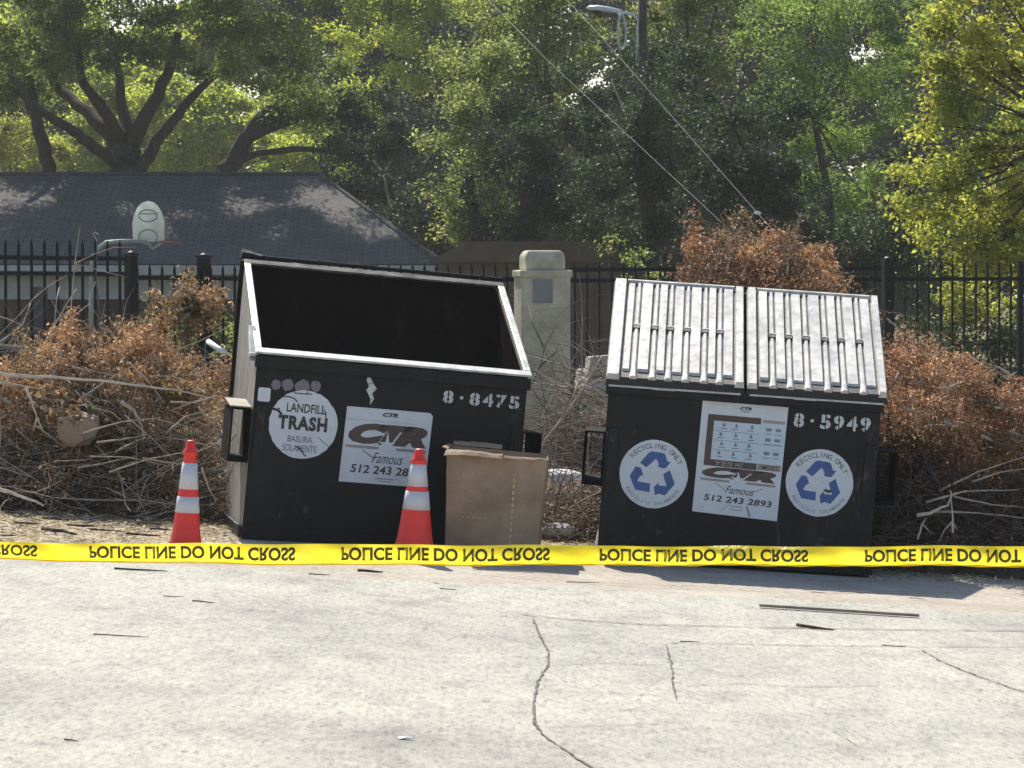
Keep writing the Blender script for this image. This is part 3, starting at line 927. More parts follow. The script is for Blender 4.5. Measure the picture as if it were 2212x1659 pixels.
for (pa, pb, pe, seed) in ((1412, 1024, 1486, 2), (1770, 1043, 1843, 9)):
    cx, cz = px_to_local(m2, pa, pb)
    ex, ez = px_to_local(m2, pe, pb + 4)
    r2 = ex - cx
    o = disc(cx, cz, r2, -0.0005, -0.003, 56, 0.006, random.Random(seed)).build("round_sticker", M['sticker'], d2)
    fl = Flat(); recycle(fl, cx, cz, r2, -0.0045)
    if seed == 9:
        fl.poly([(cx + r2 * a, cz + r2 * b) for a, b in ((0.13, -0.22), (0.20, -0.16), (0.28, -0.20), (0.36, -0.17), (0.37, -0.26), (0.28, -0.28), (0.20, -0.25))], -0.0055, 1)
    fl.mb.build("recycling_symbol", [M['blue'], M['ink']], o)
    fl = Flat()
    fl.arc_text("RECYCLING ONLY", cx, cz, r2 * 0.83, r2 * 0.15, R(142), R(28), -0.0045, 0.02)
    fl.arc_text("RECICLAJE SOLAMENTE", cx, cz, r2 * 0.86, r2 * 0.09, R(212), R(328), -0.0045, 0.01, 0, True)
    fl.mb.build("lettering", M['grey_ink'], o)
# poster
A = px_to_local(m2, 1518, 865); B = px_to_local(m2, 1703, 880); D_ = px_to_local(m2, 1678, 1126); E_ = px_to_local(m2, 1495, 1104)
mb = MB(); mb.prism_y([E_, D_, B, A], -0.003, -0.0005)
o = mb.build("poster", M['sticker'], d2)
def pq(u, v):
    a = Vector(E_).lerp(Vector(D_), u); b = Vector(A).lerp(Vector(B), u)
    return a.lerp(b, v)
class PFlat(Flat):
    def P(self, u, v): q = pq(u, v); return (q.x, q.y)
    def prect(self, u0, u1, v0, v1, y, mi=0): return self.poly([self.P(u0, v0), self.P(u1, v0), self.P(u1, v1), self.P(u0, v1)], y, mi)
    def ptext(self, body, u0, u1, v0, v1, y, bold=0.02, shear=0.0, mi=0, space=1.0):
        vs, fs, _ = text_mesh(body, bold, shear, space)
        out = []
        for u, v in vs:
            q = pq(u0 + (u1 - u0) * u, v0 + (v1 - v0) * v)
            out.append((q.x, y, q.y))
        self.mb.add(out, fs, mi)
fl = PFlat()
fl.prect(0.08, 0.70, 0.83, 0.885, -0.0042, 0)
fl.prect(0.08, 0.155, 0.485, 0.829, -0.0042, 0)
fl.prect(0.08, 0.70, 0.425, 0.484, -0.0042, 0)
fl.prect(0.16, 0.70, 0.49, 0.826, -0.0042, 4)
fl.prect(0.715, 0.99, 0.49, 0.84, -0.0042, 4)
fl.prect(0.71, 0.985, 0.43, 0.484, -0.0042, 1)
fl.prect(0.72, 0.98, 0.846, 0.872, -0.0042, 1)
for i in range(1, 4):
    v = 0.49 + i * 0.084
    fl.prect(0.17, 0.69, v - 0.0022, v + 0.0022, -0.0048, 5)
fl.prect(0.72, 0.98, 0.655, 0.659, -0.0048, 5)
for i in range(4):
    for j in range(3):
        u = 0.21 + j * 0.165 + rg.uniform(-0.01, 0.03)
        v = 0.51 + i * 0.084
        fl.prect(u, u + 0.075, v, v + 0.008, -0.0048, 5)
        uu = u + rg.uniform(0.01, 0.04)
        fl.poly([fl.P(uu, v + 0.022), fl.P(uu + 0.04, v + 0.022), fl.P(uu + 0.03, v + 0.05), fl.P(uu + 0.012, v + 0.056)], -0.0048, 5)
for (u, v) in ((0.80, 0.79), (0.91, 0.79), (0.80, 0.70), (0.91, 0.70), (0.80, 0.58), (0.91, 0.58)):
    pts = []
    for k in range(8):
        w = 2 * math.pi * k / 8
        pts.append(fl.P(u + 0.036 * math.cos(w), v + 0.022 * math.sin(w) * (1 if k % 2 else 0.6)))
    fl.poly(pts, -0.0048, 5)
    fl.prect(u - 0.04, u + 0.04, v - 0.043, v - 0.036, -0.0048, 5)
fl.ptext("YES", 0.20, 0.42, 0.437, 0.474, -0.0050, 0.02, 0.1, 1)
fl.ptext("NO", 0.45, 0.54, 0.437, 0.474, -0.0050, 0.02, 0.1, 1)
fl.ptext("MIXES", 0.76, 0.95, 0.436, 0.476, -0.0050, 0.02, 0.1, 0)
fl.ptext("CTR", 0.44, 0.58, 0.945, 0.972, -0.0045, 0.06, 0.3, 2)
fl.prect(0.46, 0.56, 0.926, 0.934, -0.0045, 5)
fl.ptext("CTR", 0.07, 0.94, 0.322, 0.421, -0.0045, 0.09, 0.35, 0, 0.82)
fl.prect(0.06, 0.40, 0.290, 0.311, -0.0045, 1)
fl.prect(0.60, 0.94, 0.290, 0.311, -0.0045, 1)
pts = []
for k in range(10):
    a = math.pi / 2 + k * math.pi / 5
    rr = 1.0 if k % 2 == 0 else 0.40
    pts.append(fl.P(0.50 + 0.085 * rr * math.cos(a), 0.325 + 0.05 * rr * math.sin(a) * (1.35 if k == 0 else 1)))
for k in range(10):
    fl.poly([fl.P(0.50, 0.325), pts[k], pts[(k + 1) % 10]], -0.0056, 3)
fl.ptext("Famous", 0.36, 0.70, 0.195, 0.262, -0.0045, 0.0, 0.45, 2)
fl.ptext("512 243 2893", 0.12, 0.92, 0.112, 0.168, -0.0045, 0.02, 0.1, 2)
for a, b in (((0.24, 0.28), (0.36, 0.22)), ((0.80, 0.27), (0.70, 0.23))):
    line_mark(fl, fl.P(*a), fl.P(*b), 0.004, -0.0044, 5)
line_mark(fl, fl.P(0.44, 0.085), fl.P(0.58, 0.085), 0.004, -0.0044, 5)
line_mark(fl, fl.P(0.44, 0.055), fl.P(0.58, 0.055), 0.004, -0.0044, 5)
line_mark(fl, fl.P(0.33, 0.03), fl.P(0.45, 0.12), 0.003, -0.0044, 5)
line_mark(fl, fl.P(0.63, 0.10), fl.P(0.68, 0.01), 0.010, -0.0044, 5)
fl.mb.build("lettering", [M['brown_ink'], M['tan_ink'], M['ink'], M['sticker'], M['sticker_blue'], M['grey_ink']], o)
x0, z1 = px_to_local(m2, 1713, 888); x1, z0 = px_to_local(m2, 1883, 937)
zc = (z0 + z1) / 2
fl = Flat(); stencil(fl, "8.5949", x0, x1, zc - 0.045, zc + 0.045, -0.0015)
fl.mb.build("stencilled_number", M['stencil'], d2)

# ------------------------------------------------------------------ traffic cones
def cone(loc, rot, h, rb, rt, bands, label):
    root = thing("traffic_cone", label, "traffic cone", loc, rot, "traffic cones by the open dumpster")
    def rad(z): return rb + (rt - rb) * (z / h)
    b = MB()
    hs = rb + 0.05
    pts = [(-hs, -hs + .03), (-hs + .03, -hs), (hs - .03, -hs), (hs, -hs + .03), (hs, hs - .03), (hs - .03, hs), (-hs + .03, hs), (-hs, hs - .03)]
    n = 8
    b.add([(x, y, 0.001) for x, y in pts] + [(x * .96, y * .96, 0.035) for x, y in pts],
          [tuple(range(n - 1, -1, -1)), tuple(range(n, 2 * n))] + [(i, (i + 1) % n, n + (i + 1) % n, n + i) for i in range(n)])
    b.build("base", M['rubber'], root, bevel=0.004)
    c = MB()
    prof = [(rb + 0.012, 0.036), (rb, 0.06)] + [(rad(z), z) for z in (h * .2, h * .35, h * .5, h * .65, h * .80)] + \
           [(rad(h * .86), h * .86), (rad(h * .87) + 0.008, h * .875), (rad(h * .9) + 0.008, h * .905), (rad(h * .92), h * .915), (rt * 0.95, h * .975), (rt * 0.8, h * .995), (rt * 0.45, h)]
    c.lathe(prof, 32)
    c.build("cone_body", M['orange'], root, smooth=True)
    for (z0, z1) in bands:
        k = MB()
        k.lathe([(rad(z0) - 0.004, z0 - 0.001), (rad(z0) + 0.0025, z0), (rad(z1) + 0.0025, z1), (rad(z1) - 0.004, z1 + 0.001)], 32)
        k.build("reflective_band", M['reflect'], root, smooth=True)
p = on_ground(400, 1192)
cone(p, (0, R(3.2), R(15)), 0.665, 0.094, 0.028, ((0.235, 0.330), (0.375, 0.530)), "orange traffic cone with two white bands, standing on the dirt left of the open dumpster")
p = on_ground(893, 1212)
cone(p, (0, R(3.2), R(-8)), 0.680, 0.128, 0.030, ((0.315, 0.425), (0.455, 0.592)), "orange traffic cone with two white bands, standing in front of the CTR poster")

# ------------------------------------------------------------------ cardboard box
def cardboard():
    p = on_ground(1058, 1214)
    root = thing("cardboard_box", "tall brown cardboard box with an open crumpled top, leaning in front of the open dumpster", "box", p, (0, R(4.0), R(-3)))
    hw0, hw1, dp, h = 0.278, 0.305, 0.46, 0.66
    rb = random.Random(4)
    def wall(fa, fb, nrm, nu=12, nv=12):
        """crumpled sheet between bottom edge fa(u) and top edge fb(u), 6 mm thick"""
        vs = []
        jit = {}
        for th in (0, 1):
            for j in range(nv + 1):
                for i in range(nu + 1):
                    a, b = fa(i / nu), fb(i / nu)
                    q = a.lerp(b, j / nv)
                    if (i, j) not in jit: jit[(i, j)] = (rb.uniform(-1, 1) * 0.004 + 0.008 * math.sin(3.1 * i / nu * 2 + j * 0.35)) * (1 if 0 < i < nu else 0.0)
                    q = q + nrm * (jit[(i, j)] + th * 0.006)
                    vs.append(q)
        n1 = nu + 1; L = n1 * (nv + 1)
        fs = []
        for j in range(nv):
            for i in range(nu):
                q = (j * n1 + i, j * n1 + i + 1, (j + 1) * n1 + i + 1, (j + 1) * n1 + i)
                fs += [q, tuple(L + w for w in reversed(q))]
        for i in range(nu):
            e = nv * n1
            fs += [(e + i, e + i + 1, L + e + i + 1, L + e + i), (i + 1, i, L + i, L + i + 1)]
        for j in range(nv):
            fs += [(j * n1, (j + 1) * n1, L + (j + 1) * n1, L + j * n1), ((j + 1) * n1 + nu, j * n1 + nu, L + j * n1 + nu, L + (j + 1) * n1 + nu)]
        return vs, fs
    V = Vector
    topf = lambda u: V((-hw1 + 2 * hw1 * u, -0.01, h - 0.012 * u + 0.006 * math.sin(7 * u)))
    topb = lambda u: V((-hw1 + 2 * hw1 * u, dp + 0.01, h + 0.01 - 0.012 * u))
    body = MB()
    body.add(*wall(lambda u: V((-hw0 + 2 * hw0 * u, 0, 0.002)), topf, V((0, 1, 0))))
    body.add(*wall(lambda u: V((-hw0 + 2 * hw0 * u, dp, 0.002)), topb, V((0, -1, 0))))
    body.add(*wall(lambda u: V((-hw0, 0.007 + (dp - 0.014) * u, 0.002)), lambda u: V((-hw1, 0.0 + dp * u, h + 0.01 * u)), V((1, 0, 0))))
    body.add(*wall(lambda u: V((hw0, 0.007 + (dp - 0.014) * u, 0.002)), lambda u: V((hw1, 0.0 + dp * u, h - 0.012 + 0.01 * u)), V((-1, 0, 0))))
    body.box(-hw0 + 0.01, hw0 - 0.01, 0.012, dp - 0.012, 0.003, 0.012)
    body.build("box_body", M['card'], root, smooth=False)
    # bent flaps: one folded inward over the front edge, one at the back, one flared at the left
    def flap(f_edge, out, name, n=10, curl=0.02):
        mb = MB()
        vs = []
        for th in (0, 0.005):
            for j in range(4):
                for i in range(n + 1):
                    q = f_edge(i / n) + out(i / n) * (j / 3) + V((0, 0, curl * math.sin(math.pi * j / 3) + th + 0.003 * rb.uniform(-1, 1)))
                    vs.append(q)
        n1 = n + 1; L = 4 * n1
        fs = []
        for j in range(3):
            for i in range(n):
                q = (j * n1 + i, j * n1 + i + 1, (j + 1) * n1 + i + 1, (j + 1) * n1 + i)
                fs += [tuple(reversed(q)), tuple(L + w for w in q)]
            fs += [(j * n1, (j + 1) * n1, L + (j + 1) * n1, L + j * n1), ((j + 1) * n1 + n, j * n1 + n, L + j * n1 + n, L + (j + 1) * n1 + n)]
        for i in range(n):
            fs += [(i, i + 1, L + i + 1, L + i), (3 * n1 + i + 1, 3 * n1 + i, L + 3 * n1 + i, L + 3 * n1 + i + 1)]
        mb.add(vs, fs)
        mb.build(name, M['card'], root)
    flap(lambda u: topf(u * 0.56) + V((0, -0.002, 0.006)), lambda u: V((-0.012 * (1 - u), -0.115 + 0.05 * u, -0.030 + 0.012 * u)), "flap", curl=0.012)
    flap(lambda u: topf(0.57 + u * 0.43) + V((0, -0.002, 0.004)), lambda u: V((0.006 * u, -0.028, -0.012)), "flap", n=6, curl=0.004)
    flap(lambda u: topb(u * 0.5) + V((0, 0.0, 0.004)), lambda u: V((0, 0.10, 0.006 * math.sin(math.pi * u) + 0.004)), "flap")
    flap(lambda u: V((-hw1, dp * u, h + 0.006)), lambda u: V((-0.035 , -0.01, 0.012)), "flap", curl=0.004)
    fl = Flat()
    for i in range(11):
        z = 0.12 + i * 0.038
        fl.rect(0.115 - 0.006, 0.115 + 0.006, z, z + 0.022, -0.016, 0)
    for i in range(6):
        x = -0.23 + i * 0.035
        fl.rect(x, x + 0.02, 0.262, 0.268, -0.016, 0)
    for i in range(7):
        z = 0.33 + i * 0.03
        fl.rect(-0.152, -0.148, z, z + 0.012, -0.016, 0)
    fl.mb.build("printed_marks", M['card_mark'], root)
cardboard()

# ------------------------------------------------------------------ caution tape
TD = 7.9 * KD
tape_px = [(-900, 1178), (-300, 1186), (0, 1190), (300, 1194), (600, 1197), (1100, 1199), (1700, 1201), (2212, 1201), (2600, 1199), (3200, 1192)]
tp = [at(a, b, 7.9) for a, b in tape_px]
def tape_pt(x, v):
    """point of the tape at world x; v from -1 (lower edge) to 1 (upper edge)"""
    for a, b in zip(tp[:-1], tp[1:]):
        if x <= b.x or b is tp[-1]:
            t = (x - a.x) / (b.x - a.x)
            z = a.z + (b.z - a.z) * t
            break
    hw = 0.0331 - 0.0018 * math.sin(x * 2.1) - 0.0035 * sstep((-0.9 - x) / 1.2)
    tilt = 0.010 * math.sin(x * 1.3 + 0.6)
    z += 0.0016 * math.sin(x * 9.7) + 0.0011 * math.sin(x * 17.3 + 1)
    y = TD + 0.004 * math.sin(x * 5.3) + 0.0035 * math.sin(x * 31 + 3 * v) * math.sin(x * 3.1) + 0.006 * v * math.sin(x * 7.7 + 1.2) + tilt * v + 0.012 * (v * v) + 0.002 * math.sin(x * 23 + v * 2)
    return Vector((x, y, z + hw * v))
tape = thing("caution_tape", "yellow police line tape stretched level across the whole lot in front of the dumpsters", "tape", (0, TD, 0.7))
off = Vector((0, TD, 0.7))
mb = MB()
nx, nv = 380, 6
xa, xb_ = -3.4, 3.4
vs = []
for i in range(nx + 1):
    for j in range(nv + 1):
        vs.append(tape_pt(xa + (xb_ - xa) * i / nx, -1 + 2 * j / nv) - off)
fs = [(i * (nv + 1) + j, (i + 1) * (nv + 1) + j, (i + 1) * (nv + 1) + j + 1, i * (nv + 1) + j + 1) for i in range(nx) for j in range(nv)]
mb.add(vs, fs)
# rolled lower hem
hem = [(tape_pt(xa + (xb_ - xa) * i / nx, -1) - off + Vector((0, -0.002, -0.001))) for i in range(nx + 1)]
mb.tube(hem, [0.0028 + 0.0014 * math.sin(i * 0.9) * (1 if i > 180 else 0.2) for i in range(nx + 1)], 5)
mb.build("tape_band", M['tape'], tape, smooth=True)
vs_t, fs_t, asp = text_mesh("POLICE LINE DO NOT CROSS", 0.036)
ppm = F / TD
for start in (-364, 193, 737, 1295, 1868):
    x0 = at(start, 1197, 7.9).x
    L_ = (452 if start > 500 else 446) / ppm
    mb = MB()
    vs = []
    for u, v in vs_t:
        q = tape_pt(x0 + L_ * u, 0.72 - 1.36 * v)      # the tape is turned over: its print shows through flipped
        vs.append(q - off + Vector((0, -0.0025, 0)))
    mb.add(vs, fs_t)
    mb.build("lettering", M['tape_ink'], tape)

# ------------------------------------------------------------------ iron fence
def fence(x0px, x1px, d0, d1, zt, zr, n, label, posts, cat="fence"):
    """section from pixel column x0px at depth d0 to x1px at depth d1; zt = picket top height px, zr = rail px list (left, right)"""
    A = at(x0px, zt[0], d0); B = at(x1px, zt[1], d1)
    root = thing("iron_fence", label, cat, (A.x, A.y, gz(A.x, A.y)), (0, 0, 0), "black iron fence sections")
    o = Vector(root.location)
    dirv = Vector((B.x - A.x, B.y - A.y, 0)).normalized()
    ang = math.atan2(dirv.y, dirv.x)
    for (ra, rb_) in zr:
        a = at(x0px, ra, d0); b = at(x1px, rb_, d1)
        mb = MB()
        Mx = Matrix.Translation((a + b) / 2 - o) @ Matrix.Rotation(ang, 4, 'Z') @ Matrix.Rotation(-math.atan2(b.z - a.z, Vector((b.x - a.x, b.y - a.y)).length), 4, 'Y')
        L = (b - a).length
        mb.box(-L / 2, L / 2, -0.019, 0.019, -0.019, 0.019, 0, Mx)
        mb.build("rail", M['fence'], root)
    a = A.lerp(B, 0); 
    mb = MB()
    za, zb = gz(A.x, A.y) + 0.15, gz(B.x, B.y) + 0.15
    pa, pb = Vector((A.x, A.y, za)) - o, Vector((B.x, B.y, zb)) - o
    Mx = Matrix.Translation((pa + pb) / 2) @ Matrix.Rotation(ang, 4, 'Z') @ Matrix.Rotation(-math.atan2(zb - za, Vector((pb.x - pa.x, pb.y - pa.y)).length), 4, 'Y')
    L = (pb - pa).length
    mb.box(-L / 2, L / 2, -0.019, 0.019, -0.019, 0.019, 0, Mx)
    mb.build("rail", M['fence'], root)
    for i in range(n):
        t = (i + 0.5) / n
        q = A.lerp(B, t)
        g = gz(q.x, q.y) + 0.06
        mb = MB()
        Mx = Matrix.Translation(Vector((q.x, q.y, 0)) - o) @ Matrix.Rotation(ang, 4, 'Z')
        r = 0.0095
        top = q.z
        mb.box(-r, r, -r + 0.001, r, g, top - 0.06, 0, Mx)
        s = 0.017
        vs = [Mx @ Vector(v) for v in ((-s, 0, top - 0.055), (0, -s, top - 0.055), (s, 0, top - 0.055), (0, s, top - 0.055), (0, 0, top), (0, 0, top - 0.075))]
        mb.add(vs, [(0, 1, 4), (1, 2, 4), (2, 3, 4), (3, 0, 4), (1, 0, 5), (2, 1, 5), (3, 2, 5), (0, 3, 5)])
        mb.build("picket", M['fence'], root)
    for (ppx, ptop, w) in posts:
        t = (ppx - x0px) / (x1px - x0px)
        d = d0 + (d1 - d0) * t
        q = at(ppx, ptop, d)
        g = gz(q.x, q.y)
        mb = MB()
        Mx = Matrix.Translation(Vector((q.x, q.y, 0)) - o) @ Matrix.Rotation(ang, 4, 'Z')
        mb.box(-w, w, -w - 0.001, w + 0.001, g - 0.1, q.z - 0.03, 0, Mx)
        mb.box(-w * 1.18, w * 1.18, -w * 1.18, w * 1.18, q.z - 0.028, q.z - 0.012, 0, Mx)
        mb.lathe([(w * 0.9, 0), (w * 0.8, 0.012), (w * 0.4, 0.022), (0.004, 0.026)], 10, 0, tuple((Mx @ Vector((0, 0, q.z - 0.012)))))
        mb.build("post", M['fence'], root)
    return root
fence(-330, 272, 18.6, 20.2, (512, 517), [(553, 559), (588, 592)], 21, "taller black iron fence section in front of the house, with two top rails", [(-300, 500, 0.035)])
fence(283, 520, 20.4, 21.0, (568, 570), [(600, 602)], 9, "black iron fence section between two thick posts, left of the open dumpster", [(283, 545, 0.042), (440, 550, 0.044)])
fence(1228, 1902, 21.8, 22.4, (567, 564), [(583, 580), (606, 604)], 26, "black iron fence section running from the pillar behind the closed dumpster", [])
fence(1917, 2420, 22.4, 22.9, (563, 562), [(603, 602)], 20, "black iron fence section behind the right brush heap, below the yellow-green tree", [(1917, 557, 0.045), (2203, 563, 0.02)])
fence(540, 1108, 21.1, 21.6, (570, 568), [(602, 604)], 22, "black iron fence section hidden behind the open dumpster, ending at the pillar", [])

# ------------------------------------------------------------------ gate pillar
def pillar():
    c = at(1171, 590, 21.6)
    g = gz(c.x, c.y)
    root = thing("gate_pillar", "cream stucco fence pillar with a rounded cap and a grey plaque", "pillar", (c.x, c.y, g), (0, 0, R(9)))
    hw = 0.235
    b = MB(); b.box(-hw, hw, -hw, hw, -0.1, c.z - g + 0.03); b.build("shaft", M['stucco'], root, bevel=0.02)
    b = MB(); b.box(-hw - 0.015, hw + 0.015, -hw - 0.015, hw + 0.015, c.z - g - 0.04, c.z - g + 0.028); 
    b.build("collar", M['stucco'], root, bevel=0.012)
    top = at(1171, 541, 21.6).z - g
    b = MB(); k = 0.192
    z0 = c.z - g + 0.0285
    b.add([(x * k, y * k, z0) for x, y in ((-1, -1), (1, -1), (1, 1), (-1, 1))] + [(x * k, y * k, top - 0.05) for x, y in ((-1, -1), (1, -1), (1, 1), (-1, 1))] + [(x * k * 0.82, y * k * 0.82, top) for x, y in ((-1, -1), (1, -1), (1, 1), (-1, 1))],
          [(3, 2, 1, 0), (8, 9, 10, 11)] + [(i, (i + 1) % 4, 4 + (i + 1) % 4, 4 + i) for i in range(4)] + [(4 + i, 4 + (i + 1) % 4, 8 + (i + 1) % 4, 8 + i) for i in range(4)])
    b.build("cap", M['stucco'], root, bevel=0.022)
    z1 = at(1171, 603, 21.6).z - g; z2 = at(1171, 654, 21.6).z - g
    b = MB(); b.box(-0.125, 0.06, -hw - 0.012, -hw - 0.0005, z2, z1); b.build("plaque", M['plaque'], root, bevel=0.003)
pillar()

# ------------------------------------------------------------------ brush: twigs and leaves
def rand_unit(rng, n):
    v = rng.normal(size=(n, 3))
    return v / np.linalg.norm(v, axis=1)[:, None]

def leaf_arrays(P, size, aspect, rng, up=0.3, fold=0.25):
    n = len(P)
    nrm = rand_unit(rng, n); nrm[:, 2] = np.abs(nrm[:, 2]) + up
    nrm /= np.linalg.norm(nrm, axis=1)[:, None]
    t = np.cross(nrm, rand_unit(rng, n)); t /= np.linalg.norm(t, axis=1)[:, None] + 1e-9
    b = np.cross(nrm, t)
    s = (size * rng.uniform(0.6, 1.35, n))[:, None]
    sag = nrm * s * fold
    v = np.empty((n, 4, 3))
    v[:, 0] = P - t * s * 0.5
    v[:, 1] = P + b * s * aspect * 0.5 + sag * 0.5 - t * s * 0.05
    v[:, 2] = P + t * s * 0.5 - sag * 0.3
    v[:, 3] = P - b * s * aspect * 0.5 + sag * 0.5 - t * s * 0.05
    return v.reshape(-1, 3)

def leaves_obj(name, V4, mat, parent, origin):
    n = len(V4) // 4
    me = bpy.data.meshes.new(name)
    me.vertices.add(4 * n)
    me.vertices.foreach_set('co', (V4 - np.array(origin)).astype(np.float32).ravel())
    me.loops.add(4 * n)
    me.loops.foreach_set('vertex_index', np.arange(4 * n, dtype=np.int32))
    me.polygons.add(n)
    me.polygons.foreach_set('loop_start', np.arange(0, 4 * n, 4, dtype=np.int32))
    me.materials.append(mat)
    me.update(calc_edges=True)
    return link(name, me, parent)

def twig_path(p, d, L, rnd, bend=0.35, n=4, droop=0.0):
    pts = [Vector(p)]
    d = Vector(d).normalized()
    for i in range(n):
        d = (d + Vector((rnd.uniform(-1, 1), rnd.uniform(-1, 1), rnd.uniform(-1, 1) - droop)) * bend).normalized()
        pts.append(pts[-1] + d * L / n)
    return pts

def heap(name_label, cat, outline, d0, d1, base_y, mat_leaf, n_leaf, leaf, n_twig, seed, twig_mat, extra=(), group="brush heaps along the fence", clump=0.16, twig_len=(0.3, 0.9), steep=0.55, low=0.45):
    """a brush heap: outline = [(px, top py)], lying between depths d0 (front) and d1 (back)"""
    rng = np.random.default_rng(seed); rnd = random.Random(seed)
    dm = (d0 + d1) / 2
    pts = [(at(a, b, dm).x, at(a, b, dm).z) for a, b in outline]
    px = [p[0] for p in pts]; pz = [p[1] for p in pts]
    xm = (px[0] + px[-1]) / 2
    dym = dm * KD
    dy0, dy1 = dym - (d1 - d0) * 0.55, dym + (d1 - d0) * 0.55
    root = thing("brush_heap", name_label, cat, (xm, dym, gz(xm, dym)), group=group)
    org = Vector(root.location)
    def top(x): return float(np.interp(x, px, pz))
    def surf(x, v):
        """v 0 front foot .. 1 back foot; ridge at v = .62"""
        y = dy0 + (dy1 - dy0) * v
        g = gz(x, y)
        h = max(0.05, top(x) - gz(x, dym))
        k = math.sin(math.pi * min(1.0, v / 0.62) / 2) if v < 0.62 else math.cos(math.pi * (v - 0.62) / 0.38 / 2)
        return Vector((x, y, g + h * max(0.0, k) ** steep))
    # inner mass
    mb = MB()
    nu, nv = 26, 12
    vs = []
    for j in range(nv + 1):
        for i in range(nu + 1):
            x = px[0] + (px[-1] - px[0]) * i / nu
            q = surf(x, j / nv)
            g = gz(q.x, q.y)
            e = min(1, 6 * i / nu, 6 * (nu - i) / nu)
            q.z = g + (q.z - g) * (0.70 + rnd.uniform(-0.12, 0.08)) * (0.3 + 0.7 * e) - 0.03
            q.y += rnd.uniform(-0.06, 0.06)
            vs.append(q - org)
    fs = [(j * (nu + 1) + i, j * (nu + 1) + i + 1, (j + 1) * (nu + 1) + i + 1, (j + 1) * (nu + 1) + i) for j in range(nv) for i in range(nu)]
    mb.add(vs, fs)
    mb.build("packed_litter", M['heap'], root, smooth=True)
    # clumps of dead foliage
    nc = max(20, n_leaf // 160)
    cen = []
    for _ in range(nc):
        x = rnd.uniform(px[0], px[-1]); v = rnd.uniform(0.02, 0.72)
        q = surf(x, v); g = gz(q.x, q.y)
        q.z = g + (q.z - g) * rnd.uniform(low, 1.0)
        q.y -= rnd.uniform(0, 0.25) * (q.z - g)
        cen.append((q.x, q.y, q.z))
    for (ex, ey, er, ek) in extra:
        for _ in range(ek):
            q = at(ex + rnd.gauss(0, er), ey + rnd.gauss(0, er), rnd.uniform(d0 + 0.3, d1 - 0.2))
            cen.append((q.x, q.y, q.z))
    cen = np.array(cen)
    idx = rng.integers(0, len(cen), n_leaf)
    stretch = rng.normal(size=(len(cen), 3)) * np.array([1.0, 0.6, 0.5])
    stretch /= np.linalg.norm(stretch, axis=1)[:, None]
    P = cen[idx] + rng.normal(size=(n_leaf, 3)) * clump * 0.55 + stretch[idx] * rng.normal(size=(n_leaf, 1)) * clump
    P[:, 2] = np.maximum(P[:, 2], np.array([gz(a, b) for a, b in P[:, :2]]) + 0.02)
    leaves_obj("dead_foliage", leaf_arrays(P, leaf, 0.34, rng, 0.2, 0.4), mat_leaf, root, org)
    # twigs
    mb = MB()
    for _ in range(n_twig):
        x = rnd.uniform(px[0], px[-1]); v = rnd.uniform(0.0, 0.7)
        q = surf(x, v); g = gz(q.x, q.y)
        q.z = g + (q.z - g) * rnd.uniform(0.25, 1.02) + 0.03
        dr = Vector((rnd.uniform(-1, 1), rnd.uniform(-0.7, 0.3), rnd.uniform(-0.35, 0.5)))
        L = rnd.uniform(*twig_len)
        path = [p - org for p in twig_path(q, dr, L, rnd, 0.17, 4, 0.08)]
        r0 = rnd.choice((0.003, 0.004, 0.005, 0.007))
        mb.tube(path, [r0, r0 * .85, r0 * .65, r0 * .45, r0 * .2], 4, rnd.randrange(len(twig_mat)), False)
        for _k in range(2):
            a = path[rnd.randint(1, 3)]
            d2_ = Vector((rnd.uniform(-1, 1), rnd.uniform(-1, .3), rnd.uniform(-0.5, 0.7)))
            mb.tube(twig_path(a, d2_, L * 0.4, rnd, 0.3, 3, 0.1), [r0 * .6, r0 * .5, r0 * .3, r0 * .15], 3, rnd.randrange(len(twig_mat)), False)
    mb.build("twigs", twig_mat, root, smooth=True)
    return root

G, PT, PU = M['grey_twig'], M['pale_twig'], M['purple_twig']
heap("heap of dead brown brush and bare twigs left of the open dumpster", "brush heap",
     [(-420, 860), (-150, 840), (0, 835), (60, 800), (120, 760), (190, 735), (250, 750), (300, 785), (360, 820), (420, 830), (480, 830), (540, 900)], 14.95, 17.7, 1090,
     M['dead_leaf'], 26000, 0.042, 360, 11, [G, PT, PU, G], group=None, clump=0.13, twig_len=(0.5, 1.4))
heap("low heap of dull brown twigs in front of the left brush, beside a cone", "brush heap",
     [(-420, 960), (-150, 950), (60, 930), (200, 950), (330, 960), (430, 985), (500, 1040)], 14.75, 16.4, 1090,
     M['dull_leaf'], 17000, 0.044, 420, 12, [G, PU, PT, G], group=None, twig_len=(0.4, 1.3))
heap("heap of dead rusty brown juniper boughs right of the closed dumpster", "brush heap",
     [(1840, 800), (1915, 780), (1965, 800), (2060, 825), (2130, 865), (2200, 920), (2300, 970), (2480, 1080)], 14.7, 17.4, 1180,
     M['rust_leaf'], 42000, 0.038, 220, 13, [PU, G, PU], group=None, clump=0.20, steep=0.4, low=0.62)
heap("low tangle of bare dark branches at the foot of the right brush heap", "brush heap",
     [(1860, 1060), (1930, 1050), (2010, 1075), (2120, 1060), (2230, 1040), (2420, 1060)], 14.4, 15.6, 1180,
     M['shade_litter'], 9000, 0.036, 260, 14, [PU], group=None)  # dark leaves and twigs carry the shade below the taller heap
heap("dark litter added for the shade against the right side of the closed dumpster", "brush heap",
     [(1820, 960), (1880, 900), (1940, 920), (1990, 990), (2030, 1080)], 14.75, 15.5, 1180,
     M['shade_litter'], 14000, 0.036, 160, 18, [PU], group=None, low=0.2)  # heap added and coloured dark for the shade beside the dumpster
